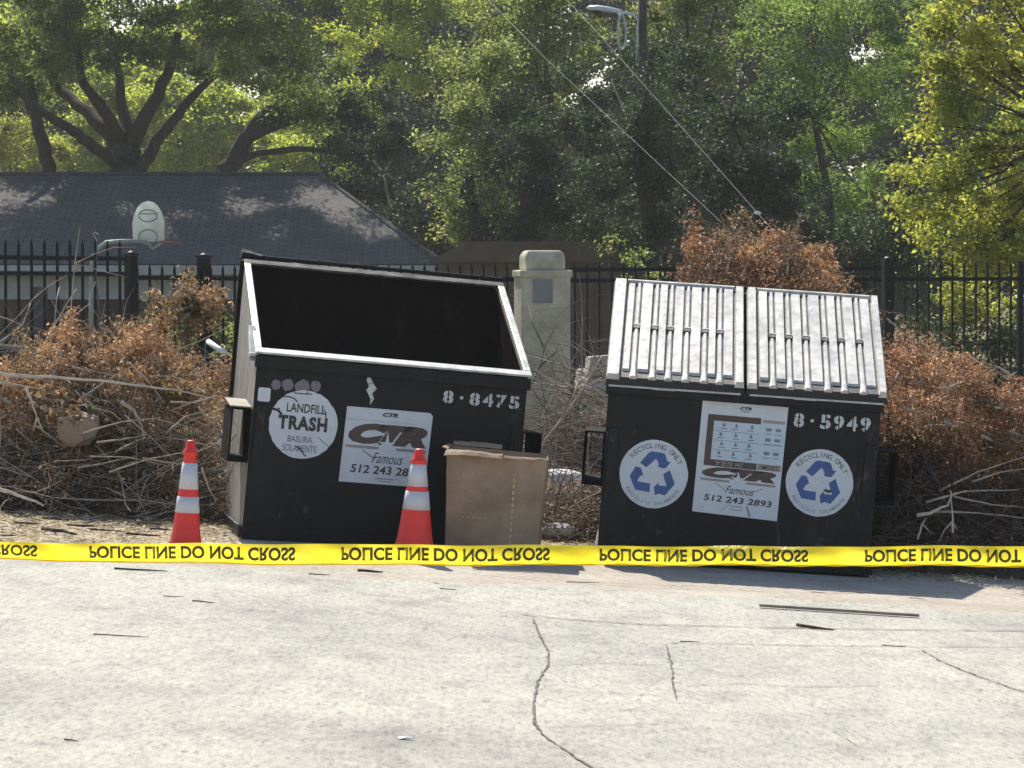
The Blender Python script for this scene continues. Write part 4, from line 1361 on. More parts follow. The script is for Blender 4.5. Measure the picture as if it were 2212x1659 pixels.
heap("tall heap of reddish brown dead boughs sticking up behind the closed dumpster", "brush heap",
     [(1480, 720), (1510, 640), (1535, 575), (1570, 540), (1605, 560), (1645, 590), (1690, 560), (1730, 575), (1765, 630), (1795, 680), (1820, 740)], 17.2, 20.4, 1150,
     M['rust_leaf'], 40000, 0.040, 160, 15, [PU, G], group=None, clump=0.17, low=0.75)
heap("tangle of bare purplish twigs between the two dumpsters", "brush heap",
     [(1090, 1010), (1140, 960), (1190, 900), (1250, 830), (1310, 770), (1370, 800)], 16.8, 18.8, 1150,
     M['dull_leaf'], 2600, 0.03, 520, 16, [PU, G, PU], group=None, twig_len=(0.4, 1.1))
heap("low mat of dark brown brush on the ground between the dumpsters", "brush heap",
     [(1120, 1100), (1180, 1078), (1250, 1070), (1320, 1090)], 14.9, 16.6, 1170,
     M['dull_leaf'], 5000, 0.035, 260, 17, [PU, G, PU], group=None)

# leafy tan bough leaning on the fence, left
def bough(label, path_px, d, spread, n, mat, size, seed, r0=0.014):
    rng = np.random.default_rng(seed); rnd = random.Random(seed)
    path = [at(a, b, d + 0.15 * i) for i, (a, b) in enumerate(path_px)]
    root = thing("dead_bough", label, "dead bough", path[0])
    org = Vector(path[0])
    mb = MB()
    m = len(path)
    mb.tube([p - org for p in path], [r0 * (1 - 0.8 * i / (m - 1)) for i in range(m)], 6)
    cen = []
    for _ in range(26):
        t = rnd.uniform(0.15, 1) * (m - 1)
        i = min(int(t), m - 2)
        a = path[i].lerp(path[i + 1], t - i)
        e = a + Vector((rnd.gauss(0, spread), rnd.gauss(0, spread), rnd.gauss(0, spread)))
        cen.append(tuple(e)); cen.append(tuple(a.lerp(e, 0.6)))
        mb.tube([a - org, a.lerp(e, 0.5) - org + Vector((0, 0, 0.02)), e - org], [0.005, 0.004, 0.002], 4, 0, False)
    mb.build("stem", M['grey_twig'], root, smooth=True)
    cen = np.array(cen)
    P = cen[rng.integers(0, len(cen), n)] + rng.normal(size=(n, 3)) * spread * 0.42
    leaves_obj("dead_leaves", leaf_arrays(P, size, 0.38, rng, 0.2, 0.5), mat, root, org)
    return root
bough("leafy tan dead bough leaning up against the fence left of the open dumpster", [(230, 810), (290, 765), (340, 720), (390, 680), (455, 655)], 18.6, 0.10, 2600, M['tan_leaf'], 0.06, 31)
bough("orange dead bough lying over the top of the left brush heap", [(150, 830), (220, 790), (300, 770), (380, 800), (470, 830)], 15.9, 0.15, 4200, M['dead_leaf'], 0.045, 32)
bough("wilted tan bough with curled leaves low in the left brush heap", [(90, 880), (150, 900), (215, 940), (240, 965)], 15.0, 0.10, 1100, M['tan_leaf'], 0.07, 33)
bough("dead bough with brown leaves hanging behind the left fence post", [(390, 690), (430, 660), (475, 640)], 19.0, 0.10, 900, M['dead_leaf'], 0.055, 34)

def boughs(label, group, starts, d, n, mats, size, seed, spread=0.075, leaves=900):
    """leafy boughs thrown on a heap: starts = [(px, py, dx, dy)]"""
    rnd = random.Random(seed)
    for k, (a, b, dx, dy) in enumerate(starts):
        pts = []
        cx_, cy_ = a, b
        for q in range(5):
            pts.append((cx_, cy_))
            cx_ += dx / 4 + rnd.uniform(-6, 6); cy_ += dy / 4 + rnd.uniform(-6, 6) + q * 2
        m_ = mats[k % len(mats)]
        o = bough(label, pts, d + rnd.uniform(-0.25, 0.25), spread * rnd.uniform(0.8, 1.25), int(leaves * rnd.uniform(0.7, 1.3)), m_, size * rnd.uniform(0.85, 1.15), seed * 50 + k, 0.010)
        o['group'] = group
DL, TL, RL, UL = M['dead_leaf'], M['tan_leaf'], M['rust_leaf'], M['dull_leaf']
boughs("dead leafy bough thrown on the left brush heap", "dead boughs on the left heap",
       [(20, 870, -60, -50), (70, 850, 30, -90), (110, 820, 50, -120), (150, 800, 110, -80), (230, 810, 90, -90), (250, 830, 120, -30), (300, 830, 120, 20), (100, 860, -90, -30), (180, 850, 100, 40), (60, 900, 110, 30), (340, 860, 110, 40), (20, 950, 100, 60), (200, 940, -110, 40), (270, 960, 120, 40)],
       15.25, 900, [DL, TL, DL, UL, DL], 0.043, 61, 0.075, 1300)
boughs("rusty dead bough with fine leaves on the right brush heap", "dead boughs on the right heap",
       [(1930, 830, 20, -80), (1980, 830, 70, -60), (2040, 840, 90, -30), (2090, 860, 90, 20), (2150, 880, 80, 30), (1950, 880, 90, 20), (2040, 910, 110, 30), (2120, 940, 100, 50), (1930, 930, 80, 40), (2180, 930, 90, 60)],
       14.75, 1300, [RL, DL, RL, RL], 0.034, 62, 0.085, 2000)
boughs("reddish dead bough sticking up over the closed dumpster's lids", "dead boughs behind the closed dumpster",
       [(1540, 600, -30, -95), (1570, 590, 5, -110), (1600, 600, 40, -95), (1680, 590, -20, -80), (1700, 590, 20, -85), (1730, 600, 50, -70), (1640, 600, 10, -70), (1515, 650, -5, -70), (1760, 640, 50, -10)],
       18.4, 1100, [RL, UL, DL], 0.042, 63, 0.080, 1300)

# single branches that stand out of the heaps
def branch(label, px_pts, d, r, mat, group=None, forks=(), dd=0.1, seed=1):
    rnd = random.Random(seed)
    pts = [at(a, b, d + dd * i) for i, (a, b) in enumerate(px_pts)]
    o = pts[0]
    fine = []
    for a, b in zip(pts[:-1], pts[1:]):
        for k in range(4):
            q = a.lerp(b, k / 4)
            if k: q += Vector((rnd.uniform(-1, 1), rnd.uniform(-1, 1), rnd.uniform(-1, 1))) * r * 0.35
            fine.append(q)
    fine.append(pts[-1])
    n = len(fine)
    mb = MB()
    mb.tube([p - o for p in fine], [r * (1 - 0.65 * i / (n - 1)) for i in range(n)], 7)
    for f in forks:
        q = [at(a, b, d + dd * i) for i, (a, b) in enumerate(f)]
        m = len(q)
        mb.tube([p - o for p in q], [r * 0.6 * (1 - 0.7 * i / (m - 1)) for i in range(m)], 6)
    ob = mb.build("dead_branch", mat, smooth=True)
    ob.location = o
    tag(ob, label, "branch", group)
    return ob
branch("longest pale straight branch lying across the left brush heap", [(-40, 806), (110, 814), (250, 826), (380, 842), (470, 862)], 14.85, 0.011, PT, dd=0.02)
branch("short pale stick crossing just under the long branch at the left edge", [(0, 826), (40, 832), (78, 840)], 14.8, 0.010, PT)
branch("pale forked twig hanging down below the long branch", [(57, 838), (70, 870), (80, 905)], 14.75, 0.012, PT, forks=[[(80, 903), (92, 928)], [(80, 903), (72, 930)]], dd=0.0)
branch("curved pale branch bending down in the middle of the left heap", [(262, 868), (290, 885), (305, 915), (312, 945)], 14.8, 0.013, G, dd=0.0)
branch("pale branch lying on the dirt at the left edge below the brush", [(-30, 1048), (20, 1062), (95, 1092)], 14.6, 0.016, PT, dd=-0.05)
branch("thin pale stick slanting down to the dirt beside the first cone", [(436, 1010), (450, 1050), (466, 1082)], 14.6, 0.007, PT, dd=0)
branch("bare pale forked branch reaching up over the left brush in front of the fence", [(60, 790), (100, 740), (125, 690), (165, 625)], 17.2, 0.012, G, forks=[[(118, 700), (122, 650), (128, 620)], [(105, 730), (150, 690), (195, 655)]], seed=3)
branch("bare grey branch curving up at the far left edge before the fence", [(-30, 760), (20, 725), (50, 700), (66, 655)], 17.0, 0.010, G, forks=[[(48, 702), (20, 690), (-20, 678)]], seed=4)
branch("thin bleached branch sloping down the right shoulder of the left heap", [(320, 700), (365, 745), (400, 785), (440, 820)], 16.5, 0.009, PT, seed=5)
branch("crooked pale branch lying low before the right brush heap", [(1980, 1113), (2010, 1108), (2035, 1095), (2050, 1092)], 14.35, 0.014, PT, forks=[[(2046, 1092), (2056, 1070), (2052, 1060)]], dd=0, seed=6)
branch("pale forked twig standing upright at the foot of the right heap", [(2058, 1150), (2058, 1120), (2055, 1080)], 14.3, 0.009, PT, forks=[[(2058, 1125), (2040, 1145), (2028, 1170)], [(2058, 1130), (2068, 1145)]], dd=0, seed=7)
branch("short pale twig leaning left of the forked twigs at the right heap", [(1982, 1165), (1990, 1135), (2000, 1120)], 14.35, 0.008, PT, forks=[[(1992, 1132), (2010, 1150)]], dd=0, seed=8)
branch("pale bent branch on the crest of the right brush heap", [(2185, 812), (2168, 800), (2150, 790), (2142, 815)], 16.4, 0.010, PT, dd=0, seed=9)
branch("thin bowed branch arching over the right heap toward the fence", [(1918, 690), (1970, 735), (2040, 760), (2120, 775), (2190, 830)], 17.0, 0.007, G, seed=10)
branch("bare dark branch fanning up in front of the pillar", [(1150, 830), (1165, 790), (1180, 740), (1210, 690)], 18.6, 0.011, PU, forks=[[(1165, 790), (1190, 770), (1225, 745)], [(1175, 750), (1150, 700), (1142, 660)], [(1160, 800), (1200, 760), (1228, 700)]], seed=11)
branch("long bare branch sloping up from the twigs between the dumpsters toward the right", [(1170, 960), (1220, 900), (1265, 830), (1300, 770)], 17.0, 0.012, G, forks=[[(1215, 905), (1240, 850), (1250, 820)], [(1255, 845), (1300, 815)]], seed=12)
gb = "bare grey branches poking out of the right heap"
for k, pts in enumerate(([(2000, 1085), (2080, 1062), (2200, 1058)], [(2020, 1105), (2110, 1108), (2230, 1120)], [(2060, 1072), (2140, 1090), (2240, 1098)], [(2030, 1060), (2110, 1020), (2220, 985)], [(2100, 1040), (2160, 1020), (2230, 1012)])):
    branch("bare grey branch poking out to the right from the foot of the right heap", pts, 14.45 + 0.06 * k, 0.009, G, gb, seed=20 + k)
gb = "bare pale twigs tangled in the left heap"
for k, pts in enumerate(([(200, 880), (240, 890), (262, 908)], [(210, 955), (260, 950), (320, 938)], [(250, 975), (290, 955), (315, 945)], [(370, 868), (420, 870), (470, 855)], [(360, 935), (400, 900), (440, 890)], [(430, 880), (455, 910), (475, 940)], [(170, 1010), (230, 1000), (300, 985)], [(310, 990), (370, 1000), (420, 1010)])):
    branch("bare pale twig tangled in the front of the left brush heap", pts, 14.72 + 0.03 * (k % 3), 0.007, PT if k % 2 else G, gb, seed=40 + k)

rnb = random.Random(91)
for k in range(16):
    a, b = rnb.uniform(-20, 440), rnb.uniform(770, 1030)
    an = rnb.choice((0.15, 0.25, -0.2, -0.6, 0.8, 0.05)) + rnb.uniform(-0.2, 0.2)
    L_ = rnb.uniform(70, 190)
    branch("bare pale twig tangled in the front of the left brush heap", [(a, b), (a + L_ * 0.5 * math.cos(an), b + L_ * 0.5 * math.sin(an) - rnb.uniform(0, 10)), (a + L_ * math.cos(an), b + L_ * math.sin(an))],
           14.62 + 0.02 * k if b > 900 else 15.0, rnb.uniform(0.0035, 0.007), rnb.choice((PT, G, PT)), "bare pale twigs tangled in the left heap", seed=200 + k)
# log, stone, blocks, slab, pipe
def lumpy(name, c, r, mat, seed, sub=2, jit=0.12):
    bm = bmesh.new()
    bmesh.ops.create_icosphere(bm, subdivisions=sub, radius=1)
    rnd = random.Random(seed)
    for v in bm.verts:
        k = 1 + rnd.uniform(-jit, jit)
        p = v.co * k
        # flattened faces
        p = Vector([max(-0.9, min(0.9, w)) for w in p])
        v.co = Vector((p.x * r[0], p.y * r[1], p.z * r[2]))
    me = bpy.data.meshes.new(name)
    bm.to_mesh(me); bm.free()
    me.materials.append(mat)
    o = link(name, me)
    o.location = c
    return o
lg = thing("cut_log", "thick sawn log end showing in the left brush at the picture edge", "log", at(30, 775, 16.2))
mb = MB(); mb.tube([(-0.5, 0.12, 0.02), (-0.2, 0.03, 0.0), (0.10, -0.06, -0.01)], [0.115, 0.11, 0.105], 16); mb.build("log_bark", M['bark'], lg, smooth=False)
mb = MB(); mb.tube([(0.101, -0.0603, -0.01), (0.108, -0.0625, -0.0105)], 0.100, 16); mb.build("cut_face", M['log_end'], lg)
s_ = lumpy("stone", at(170, 925, 15.05), (0.15, 0.12, 0.13), M['tan_stone'], 3, 2, 0.30)
tag(s_, "tan broken stone chunk lying in the left brush heap", "stone")
s_ = lumpy("stone", at(1205, 1150, 15.2), (0.13, 0.1, 0.07), M['slab'], 8)
tag(s_, "small pale rubble chunk on the ground right of the cardboard box", "stone")
def block(c, dims, rot, label, seed):
    rnd = random.Random(seed)
    a, b, h = dims
    mb = MB()
    mb.box(-a, a, -b, b, -h, h)
    mb.v = [(x + rnd.uniform(-.015, .015), y + rnd.uniform(-.015, .015), z + rnd.uniform(-.012, .012)) for x, y, z in mb.v]
    o = mb.build("limestone_block", M['stone'], bevel=0.02)
    o.location = c; o.rotation_euler = rot
    tag(o, label, "stone block", "pale blocks behind the twigs")
D0 = 18.9
block(at(1290, 790, D0), (0.09, 0.12, 0.085), (0, 0, 0.2), "pale yellow block at the top of the pile behind the twigs", 1)
block(at(1282, 835, D0), (0.15, 0.15, 0.095), (R(38), 0, -0.1), "largest pale yellow block, second from the top of the pile behind the twigs", 2)
block(at(1292, 885, D0), (0.13, 0.15, 0.08), (R(30), 0, 0.1), "pale yellow block third from the top of the pile behind the twigs", 3)
block(at(1262, 925, D0 - 0.2), (0.09, 0.12, 0.075), (R(20), 0, 0.3), "whitish block low on the left of the pile behind the twigs", 4)
block(at(1266, 965, D0 - 0.2), (0.07, 0.12, 0.07), (R(30), 0, 0.1), "whitish block at the bottom of the pile behind the twigs", 5)
mb = MB(); mb.lathe([(0.02, 0.10), (0.16, 0.09), (0.30, 0.05), (0.33, 0.0), (0.31, -0.22)][::-1], 20)
sl = mb.build("concrete_slab", M['slab'], smooth=True); sl.location = at(1205, 1028, 16.6); sl.scale = (0.55, 0.7, 0.5)
tag(sl, "whitish rounded concrete lump on the ground between the dumpsters", "concrete lump")
mb = MB(); a, b = at(450, 738, 18.4), at(487, 764, 18.2)
mb.tube([(0, 0, 0), (b - a) * 0.5, b - a], 0.022, 10)
pp = mb.build("plastic_pipe", M['white'], smooth=True); pp.location = a
tag(pp, "short white plastic pipe slanting behind the fence beside the open dumpster", "pipe")

# straw and bark litter on the dirt
def litter(name, boxes, n, size, mat, seed, aspect=0.14):
    rng = np.random.default_rng(seed)
    P = []
    for (x0, x1, y0, y1, k) in boxes:
        for _ in range(int(n * k)):
            q = on_ground_fast(rng.uniform(x0, x1), rng.uniform(y0, y1))
            P.append(q)
    P = np.array(P)
    P[:, 2] += 0.022
    v = leaf_arrays(P, size, aspect, rng, 3.0, 0.05)
    struct(leaves_obj(name, v, mat, None, (0, 0, 0)), 'stuff')
def on_ground_fast(px, py):
    d = 13.5
    for _ in range(8):
        p = at(px, py, d)
        d = (gz(p.x, p.y) - HC) * p.y / (p.z - HC) / KD
    p = at(px, py, d)
    return (p.x, p.y, gz(p.x, p.y))
litter("straw_litter", [(-200, 520, 1088, 1178, 0.70), (1140, 1300, 1145, 1185, 0.06), (1860, 2400, 1185, 1262, 0.24)], 4200, 0.10, M['straw'], 51)
litter("leaf_debris", [(-200, 520, 1080, 1190, 0.55), (1130, 1300, 1120, 1185, 0.1), (1850, 2400, 1180, 1250, 0.35)], 900, 0.05, M['dull_leaf'], 52, 0.4)

# sticks and chips lying about on the concrete and dirt
def stick(p, ang, L, r, mat, label, group=None, name="stick", seed=0):
    rnd = random.Random(seed)
    mb = MB()
    n = 5
    pts = []
    for i in range(n):
        x = (i / (n - 1) - 0.5) * L
        px_, py_ = x * math.cos(ang), x * math.sin(ang)
        pts.append((px_ + rnd.uniform(-1, 1) * r, py_ + rnd.uniform(-1, 1) * r, gz(p.x + px_, p.y + py_) - gz(p.x, p.y) + r * 0.8 + rnd.uniform(0, 0.5) * r))
    mb.tube(pts, [r, r * 0.9, r * 0.85, r * 0.7, r * 0.4], 6)
    o = mb.build(name, mat, smooth=True)
    o.location = (p.x, p.y, p.z + 0.018)
    tag(o, label, "stick", group)
    return o
a, b = on_ground(1640, 1319), on_ground(1985, 1341)
mb = MB(); dv = b - a
Mx = Matrix.Rotation(math.atan2(dv.y, dv.x), 4, 'Z') @ Matrix.Rotation(-math.atan2(dv.z, math.hypot(dv.x, dv.y)), 4, 'Y')
mb.box(-dv.length / 2, dv.length / 2, -0.022, 0.022, 0.003, 0.018, 0, Mx)
lt = mb.build("wooden_lath", M['lath'], bevel=0.002); lt.location = (a + b) / 2 + Vector((0, 0, 0.02))
tag(lt, "long thin grey wooden lath lying on the concrete before the closed dumpster", "lath")
a, b = on_ground(1725, 1362), on_ground(1798, 1372)
stick((a + b) / 2, math.atan2(b.y - a.y, b.x - a.x), (b - a).length, 0.010, M['bark'], "thick dark stick lying just in front of the wooden lath", seed=1)
a, b = on_ground(770, 1242), on_ground(828, 1246)
stick((a + b) / 2, math.atan2(b.y - a.y, b.x - a.x), (b - a).length, 0.009, M['bark'], "dark bark stick on the concrete just below the tape, left of the second cone", seed=2)
a, b = on_ground(255, 1240), on_ground(352, 1240)
stick((a + b) / 2, 0.02, (b - a).length, 0.006, M['bark'], "long dark twig lying on the concrete just below the tape, under the first cone", seed=3)
a, b = on_ground(95, 1153), on_ground(170, 1165)
stick((a + b) / 2, math.atan2(b.y - a.y, b.x - a.x), (b - a).length, 0.014, M['bark'], "dark curved bark piece on the dirt just above the tape at the left", seed=4)
rs = random.Random(77)
gl = "small dark twig lying loose on the pale concrete"
for (x, y, L) in ((375, 1297, .11), (440, 1309, .12), (262, 1383, .25), (970, 1281, .1), (690, 1249, .12), (1260, 1266, .2), (1490, 1395, .1), (1930, 1404, .12),
                  (155, 1612, .05), (1770, 1287, .09), (1980, 1300, .09)):
    stick(on_ground(x, y), rs.uniform(-0.5, 0.5), L, rs.uniform(0.0018, 0.004), M['bark'], gl, "loose twigs on the concrete", "twig", rs.randrange(999))
gl = "small dark bark scrap lying on the sandy dirt at the left"
for (x, y, L) in ((60, 1140, .16), (120, 1130, .2), (180, 1145, .2), (230, 1155, .25), (290, 1128, .16), (320, 1140, .18), (345, 1152, .14), (40, 1118, .15), (460, 1130, .1), (490, 1142, .12), (255, 1112, .14), (140, 1108, .2), (20, 1165, .22), (310, 1165, .2)):
    stick(on_ground(x, y), rs.uniform(-0.4, 0.4), L, rs.uniform(0.005, 0.010), M['bark'], gl, "bark scraps on the dirt", "bark_scrap", rs.randrange(999))
o = lumpy("paper_scrap", on_ground(875, 1607) + Vector((0, 0, 0.022)), (0.03, 0.014, 0.005), M['white'], 5, 2, 0.25)
tag(o, "small white paper scrap on the concrete near the bottom edge", "scrap")

# ------------------------------------------------------------------ house
def house():
    De, Dr = 46.0, 50.0
    e_z = at(955, 570, De).z
    r_z = at(690, 378, Dr).z
    eR = at(955, 570, De).x
    rR = at(690, 378, Dr).x
    g = gz(-8, De * KD)
    De_, Dr_ = De * KD, Dr * KD
    root = thing("house", "low house with a dark grey hipped shingle roof behind the left fence", "house", (-8, De_, g))
    o = Vector((-8, De_, g))
    xl = -24.0
    back = 2 * Dr_ - De_
    rf = MB()
    P = [(xl, De_, e_z), (eR, De_, e_z), (rR, Dr_, r_z), (xl + 4, Dr_, r_z), (eR, back, e_z), (xl, back, e_z)]
    t = 0.10
    P2 = [(x, y, z - t) for x, y, z in P]
    rf.add([Vector(p) - o for p in P] + [Vector(p) - o for p in P2],
           [(0, 1, 2, 3), (1, 4, 2), (4, 5, 3, 2), (5, 0, 3), (6, 9, 8, 7), (7, 8, 10), (10, 8, 9, 11), (11, 9, 6), (0, 6, 7, 1), (1, 7, 10, 4), (4, 10, 11, 5), (5, 11, 6, 0)])
    ro = rf.build("roof", M['roof'], root)
    rc = MB(); rc.tube([Vector((xl + 4, Dr_, r_z + 0.01)) - o, Vector((rR, Dr_, r_z + 0.01)) - o, Vector((eR, De_, e_z + 0.01)) - o], 0.06, 6)
    rc.build("ridge_cap", M['roof'], ro)
    fa = MB(); fa.box(xl + 8, eR + 8 - 0.01, -0.06, -0.005, e_z - g - 0.22, e_z - g - 0.03); fa.build("fascia", M['wall'], root)
    be = MB(); zt = e_z - g - 0.10
    be.box(xl + 9, eR + 8 - 0.5, 0.45, 0.60, zt - 0.62, zt); be.build("porch_beam", M['wall'], root)
    wl = MB()
    wl.box(xl + 9, eR + 7.5, 2.6, 2.8, 0, zt)
    wl.box(eR + 7.3, eR + 7.5, 2.801, 7.2, 0, zt)
    wl.box(xl + 9, eR + 7.3, 7.0, 7.2, 0, zt)
    wl.build("wall", M['brown_wall'], root)
    # porch posts
    for (pxx, m, w) in ((90, M['post'], 0.17), (205, M['pale_post'], 0.07), (420, M['post'], 0.12), (-130, M['post'], 0.15)):
        x = at(pxx, 600, De + 0.52).x + 8
        pb = MB(); pb.box(x - w, x + w, 0.40, 0.40 + 0.24, 0, zt - 0.62 + (0.25 if w > .1 else 0)); pb.build("porch_post", m, root)
    for pxx in (40, 290, 560):
        x = at(pxx, 600, De + 2.6).x + 8
        wn_ = MB(); wn_.box(x - 0.6, x + 0.6, 2.56, 2.598, 0.8, 2.0); wn_.build("window", M['glass'], root)
house()
# brown board wall of a shed further back
def shed():
    D = 40.0
    a, b = at(945, 595, D), at(1345, 560, D)
    g = gz(1, D * KD)
    root = thing("brown_shed", "dim brown gabled shed in the shade behind the gate pillar", "shed", ((a.x + b.x) / 2, D * KD, g))
    hw = (b.x - a.x) / 2; h = at(1100, 560, D).z - g
    mb = MB(); mb.box(-hw, hw, 0, 3.5, 0, h); mb.build("wall", M['brown_wall'], root)
    mb = MB()
    hp = at(1300, 522, D).z - g
    mb.prism_y([(-hw - 0.2, h - 0.05), (hw + 0.2, h - 0.05), (hw - 0.5, hp), (-hw + 0.5, hp)], -0.2, 3.7)
    mb.build("roof", M['brown_wall'], root)
shed()

# ------------------------------------------------------------------ basketball hoop
def hoop():
    D = 44.0
    base = at(196, 600, D)
    g = gz(base.x, D * KD)
    root = thing("basketball_hoop", "basketball hoop with a white arched backboard on a curved pole before the house roof", "basketball hoop", (base.x, D * KD, g))
    o = Vector((base.x, D * KD, g))
    mb = MB()
    pp = [Vector((base.x, D * KD, g)), at(197, 620, D), at(200, 560, D), at(210, 538, D), at(230, 524, D), at(262, 521, D), at(318, 521, D)]
    mb.tube([p - o for p in pp], [0.055, 0.05, 0.05, 0.047, 0.045, 0.042, 0.04], 10)
    mb.build("pole", M['pole_green'], root, smooth=True)
    pr = []
    def lp(px, py): q = at(px, py, D) - o; return (q.x, q.z)
    outline = [lp(a, b) for a, b in ((288, 523), (355, 521), (355, 478), (350, 460), (342, 446), (332, 437), (320, 434), (307, 438), (297, 448), (290, 463), (286, 482))]
    bb = MB(); bb.prism_y(outline, -0.03, 0.03)
    bo = bb.build("backboard", M['board_white'], root)
    ln = MB()
    for (cx_, cy_, rx, ry) in ((320, 466, 20, 13), (320, 512, 20, 16)):
        ln.tube([Vector((lp(cx_ + rx * math.cos(a), cy_ - ry * math.sin(a))[0], -0.036, lp(cx_ + rx * math.cos(a), cy_ - ry * math.sin(a))[1])) for a in [math.pi * 2 * k / 20 for k in range(21)]], 0.014, 5)
    ln.tube([Vector((lp(300, 462)[0], -0.036, lp(300, 462)[1])), Vector((lp(342, 462)[0], -0.036, lp(342, 462)[1]))], 0.012, 5)
    ln.build("board_lines", M['board_line'], bo)
    c = at(368, 523, D) - o
    rm = MB()
    rm.tube([c + Vector((0.2 * math.cos(a), 0.2 * math.sin(a) - 0.1, 0)) for a in [2 * math.pi * k / 20 for k in range(21)]], 0.018, 6)
    rm.tube([at(355, 521, D) - o, c + Vector((-0.2, -0.1, 0))], 0.02, 6)
    rim_o = rm.build("rim", M['hoop_red'], root)
    br = MB(); br.tube([at(318, 522, D) - o, at(330, 538, D) - o, at(352, 524, D) - o], 0.035, 6)
    br.build("bracket", M['pole_green'], root)
hoop()

# ------------------------------------------------------------------ utility pole with lamp, coil and guy wires
def street_lamp():
    D = 38.9
    t = at(1388, -160, D)
    g = gz(t.x, D * KD)
    root = thing("utility_pole", "dark wooden utility pole carrying a grey cobra-head street lamp among the trees", "utility pole", (t.x, D * KD, g))
    o = Vector((t.x, D * KD, g))
    mb = MB(); mb.tube([(0, 0, 0), (0, 0, (t.z - g) * .5), (0, 0, t.z - g)], [0.085, 0.08, 0.075], 14); mb.build("pole", M['wood_pole'], root, smooth=True)
    mb = MB()
    mb.tube([at(1384, 60, D) - o, at(1378, 42, D) - o, at(1366, 30, D) - o, at(1345, 27, D) - o, at(1325, 25, D) - o], 0.025, 8)
    mb.tube([at(1377, 45, D) - o + Vector((0, -0.1, 0)), at(1373, 140, D) - o + Vector((0, -0.12, 0))], 0.010, 5)
    mb.build("lamp_arm", M['lamp'], root, smooth=True)
    c = at(1305, 22, D) - o
    hd = MB()
    secs = [(-0.30, .015, .02), (-0.24, .085, .05), (-0.10, .115, .065), (0.06, .10, .06), (0.20, .06, .045), (0.30, .035, .035)]
    n = 12
    vs = []
    for (x, ry, rz) in secs:
        for k in range(n):
            w = 2 * math.pi * k / n
            z = math.sin(w) * rz * (1.15 if math.sin(w) > 0 else 0.55)
            vs.append(c + Vector((x, ry * math.cos(w), z - 0.10 * x)))
    fs = [(i * n + k, i * n + (k + 1) % n, (i + 1) * n + (k + 1) % n, (i + 1) * n + k) for i in range(len(secs) - 1) for k in range(n)]
    fs += [tuple(range(n - 1, -1, -1)), tuple(range((len(secs) - 1) * n, len(secs) * n))]
    hd.add(vs, fs)
    h_ = hd.build("lamp_head", M['lamp'], root, smooth=True)
    ls = MB(); ls.lathe([(0.02, -0.075), (0.07, -0.06), (0.09, -0.02), (0.085, 0.0)], 14, 0, tuple(c + Vector((-0.12, 0, -0.01))))
    ls.build("lamp_lens", M['glass'], h_)
    # coil of spare cable hanging on the arm
    ck = MB()
    for k in range(4):
        dx = rg.uniform(-2, 2)
        loop = [(1340 + dx, 27), (1336 + dx, 55), (1335 + dx, 82), (1339 + dx, 100 + 2 * k), (1346 + dx, 104 + k), (1352 + dx, 92), (1353 + dx, 65), (1349 + dx, 40), (1343 + dx, 27)]
        ck.tube([at(a, b, D - 0.05 - 0.02 * k) - at(1340, 27, D) for a, b in loop], 0.011, 6)
    co = ck.build("cable_coil", M['cable'], smooth=True)
    co.location = at(1340, 27, D)
    tag(co, "long loop of pale cable hanging from the street lamp arm", "cable")
street_lamp()
def wire(pts, label, r=0.0027):
    o = pts[0]
    mb = MB(); mb.tube([p - o for p in pts], r, 6)
    w = mb.build("guy_wire", M['wire'], smooth=True); w.location = o
    tag(w, label, "wire", "guy wires")
    return w
wire([at(1045, -10, 27.0), at(1180, 128, 26.0), at(1370, 305, 24.2), at(1560, 482, 22.8), at(1640, 560, 22.2)], "lower left of the two guy wires slanting down to the heap behind the closed dumpster")
w2 = thing("guy_wire", "upper right guy wire, the one with a white marker clip near its lower end", "wire", at(1215, -10, 27.0), group="guy wires")
pts = [at(1215, -10, 27.0), at(1290, 70, 26.2), at(1450, 250, 24.6), at(1636, 460, 23.0), at(1672, 500, 22.7), at(1720, 560, 22.3)]
mb = MB(); mb.tube([p - pts[0] for p in pts], 0.0027, 6); mb.build("cable", M['wire'], w2, smooth=True)
mb = MB(); c = at(1636, 460, 23.0) - pts[0]
mb.tube([c + Vector((-0.035, 0, 0.005)), c, c + Vector((0.035, 0, -0.004))], [0.012, 0.02, 0.014], 8); mb.build("marker_clip", M['white'], w2)

# ------------------------------------------------------------------ trees
def crown_points(blobs, D, rng, dens, clump, leafy):
    out = []
    for b in blobs:
        px, py, rx, ry = b[:4]
        dd = b[4] if len(b) > 4 else 0.0
        k = b[5] if len(b) > 5 else 1.0
        d = D + dd
        c = np.array(at(px, py, d))
        s = d * KD / F
        r = np.array([rx * s, 0.75 * (rx + ry) / 2 * s, ry * s])
        nc = max(5, int(k * 1.5 * (r[0] * r[1] * r[2]) ** (2 / 3) / (clump ** 2)))
        u = rand_unit(rng, nc) * (rng.uniform(0.12, 1.0, nc) ** (1 / 2.4))[:, None]
        cen = c + u * r
        n = int(k * dens * 9.5 * (r[0] * r[1] * r[2]) ** (2 / 3))
        idx = rng.integers(0, nc, n)
        cs = clump * rng.uniform(0.5, 1.25, nc)
        P = cen[idx] + rng.normal(size=(n, 3)) * cs[idx][:, None] * np.array([0.62, 0.62, 0.42])
        out.append(P)
    return np.vstack(out)

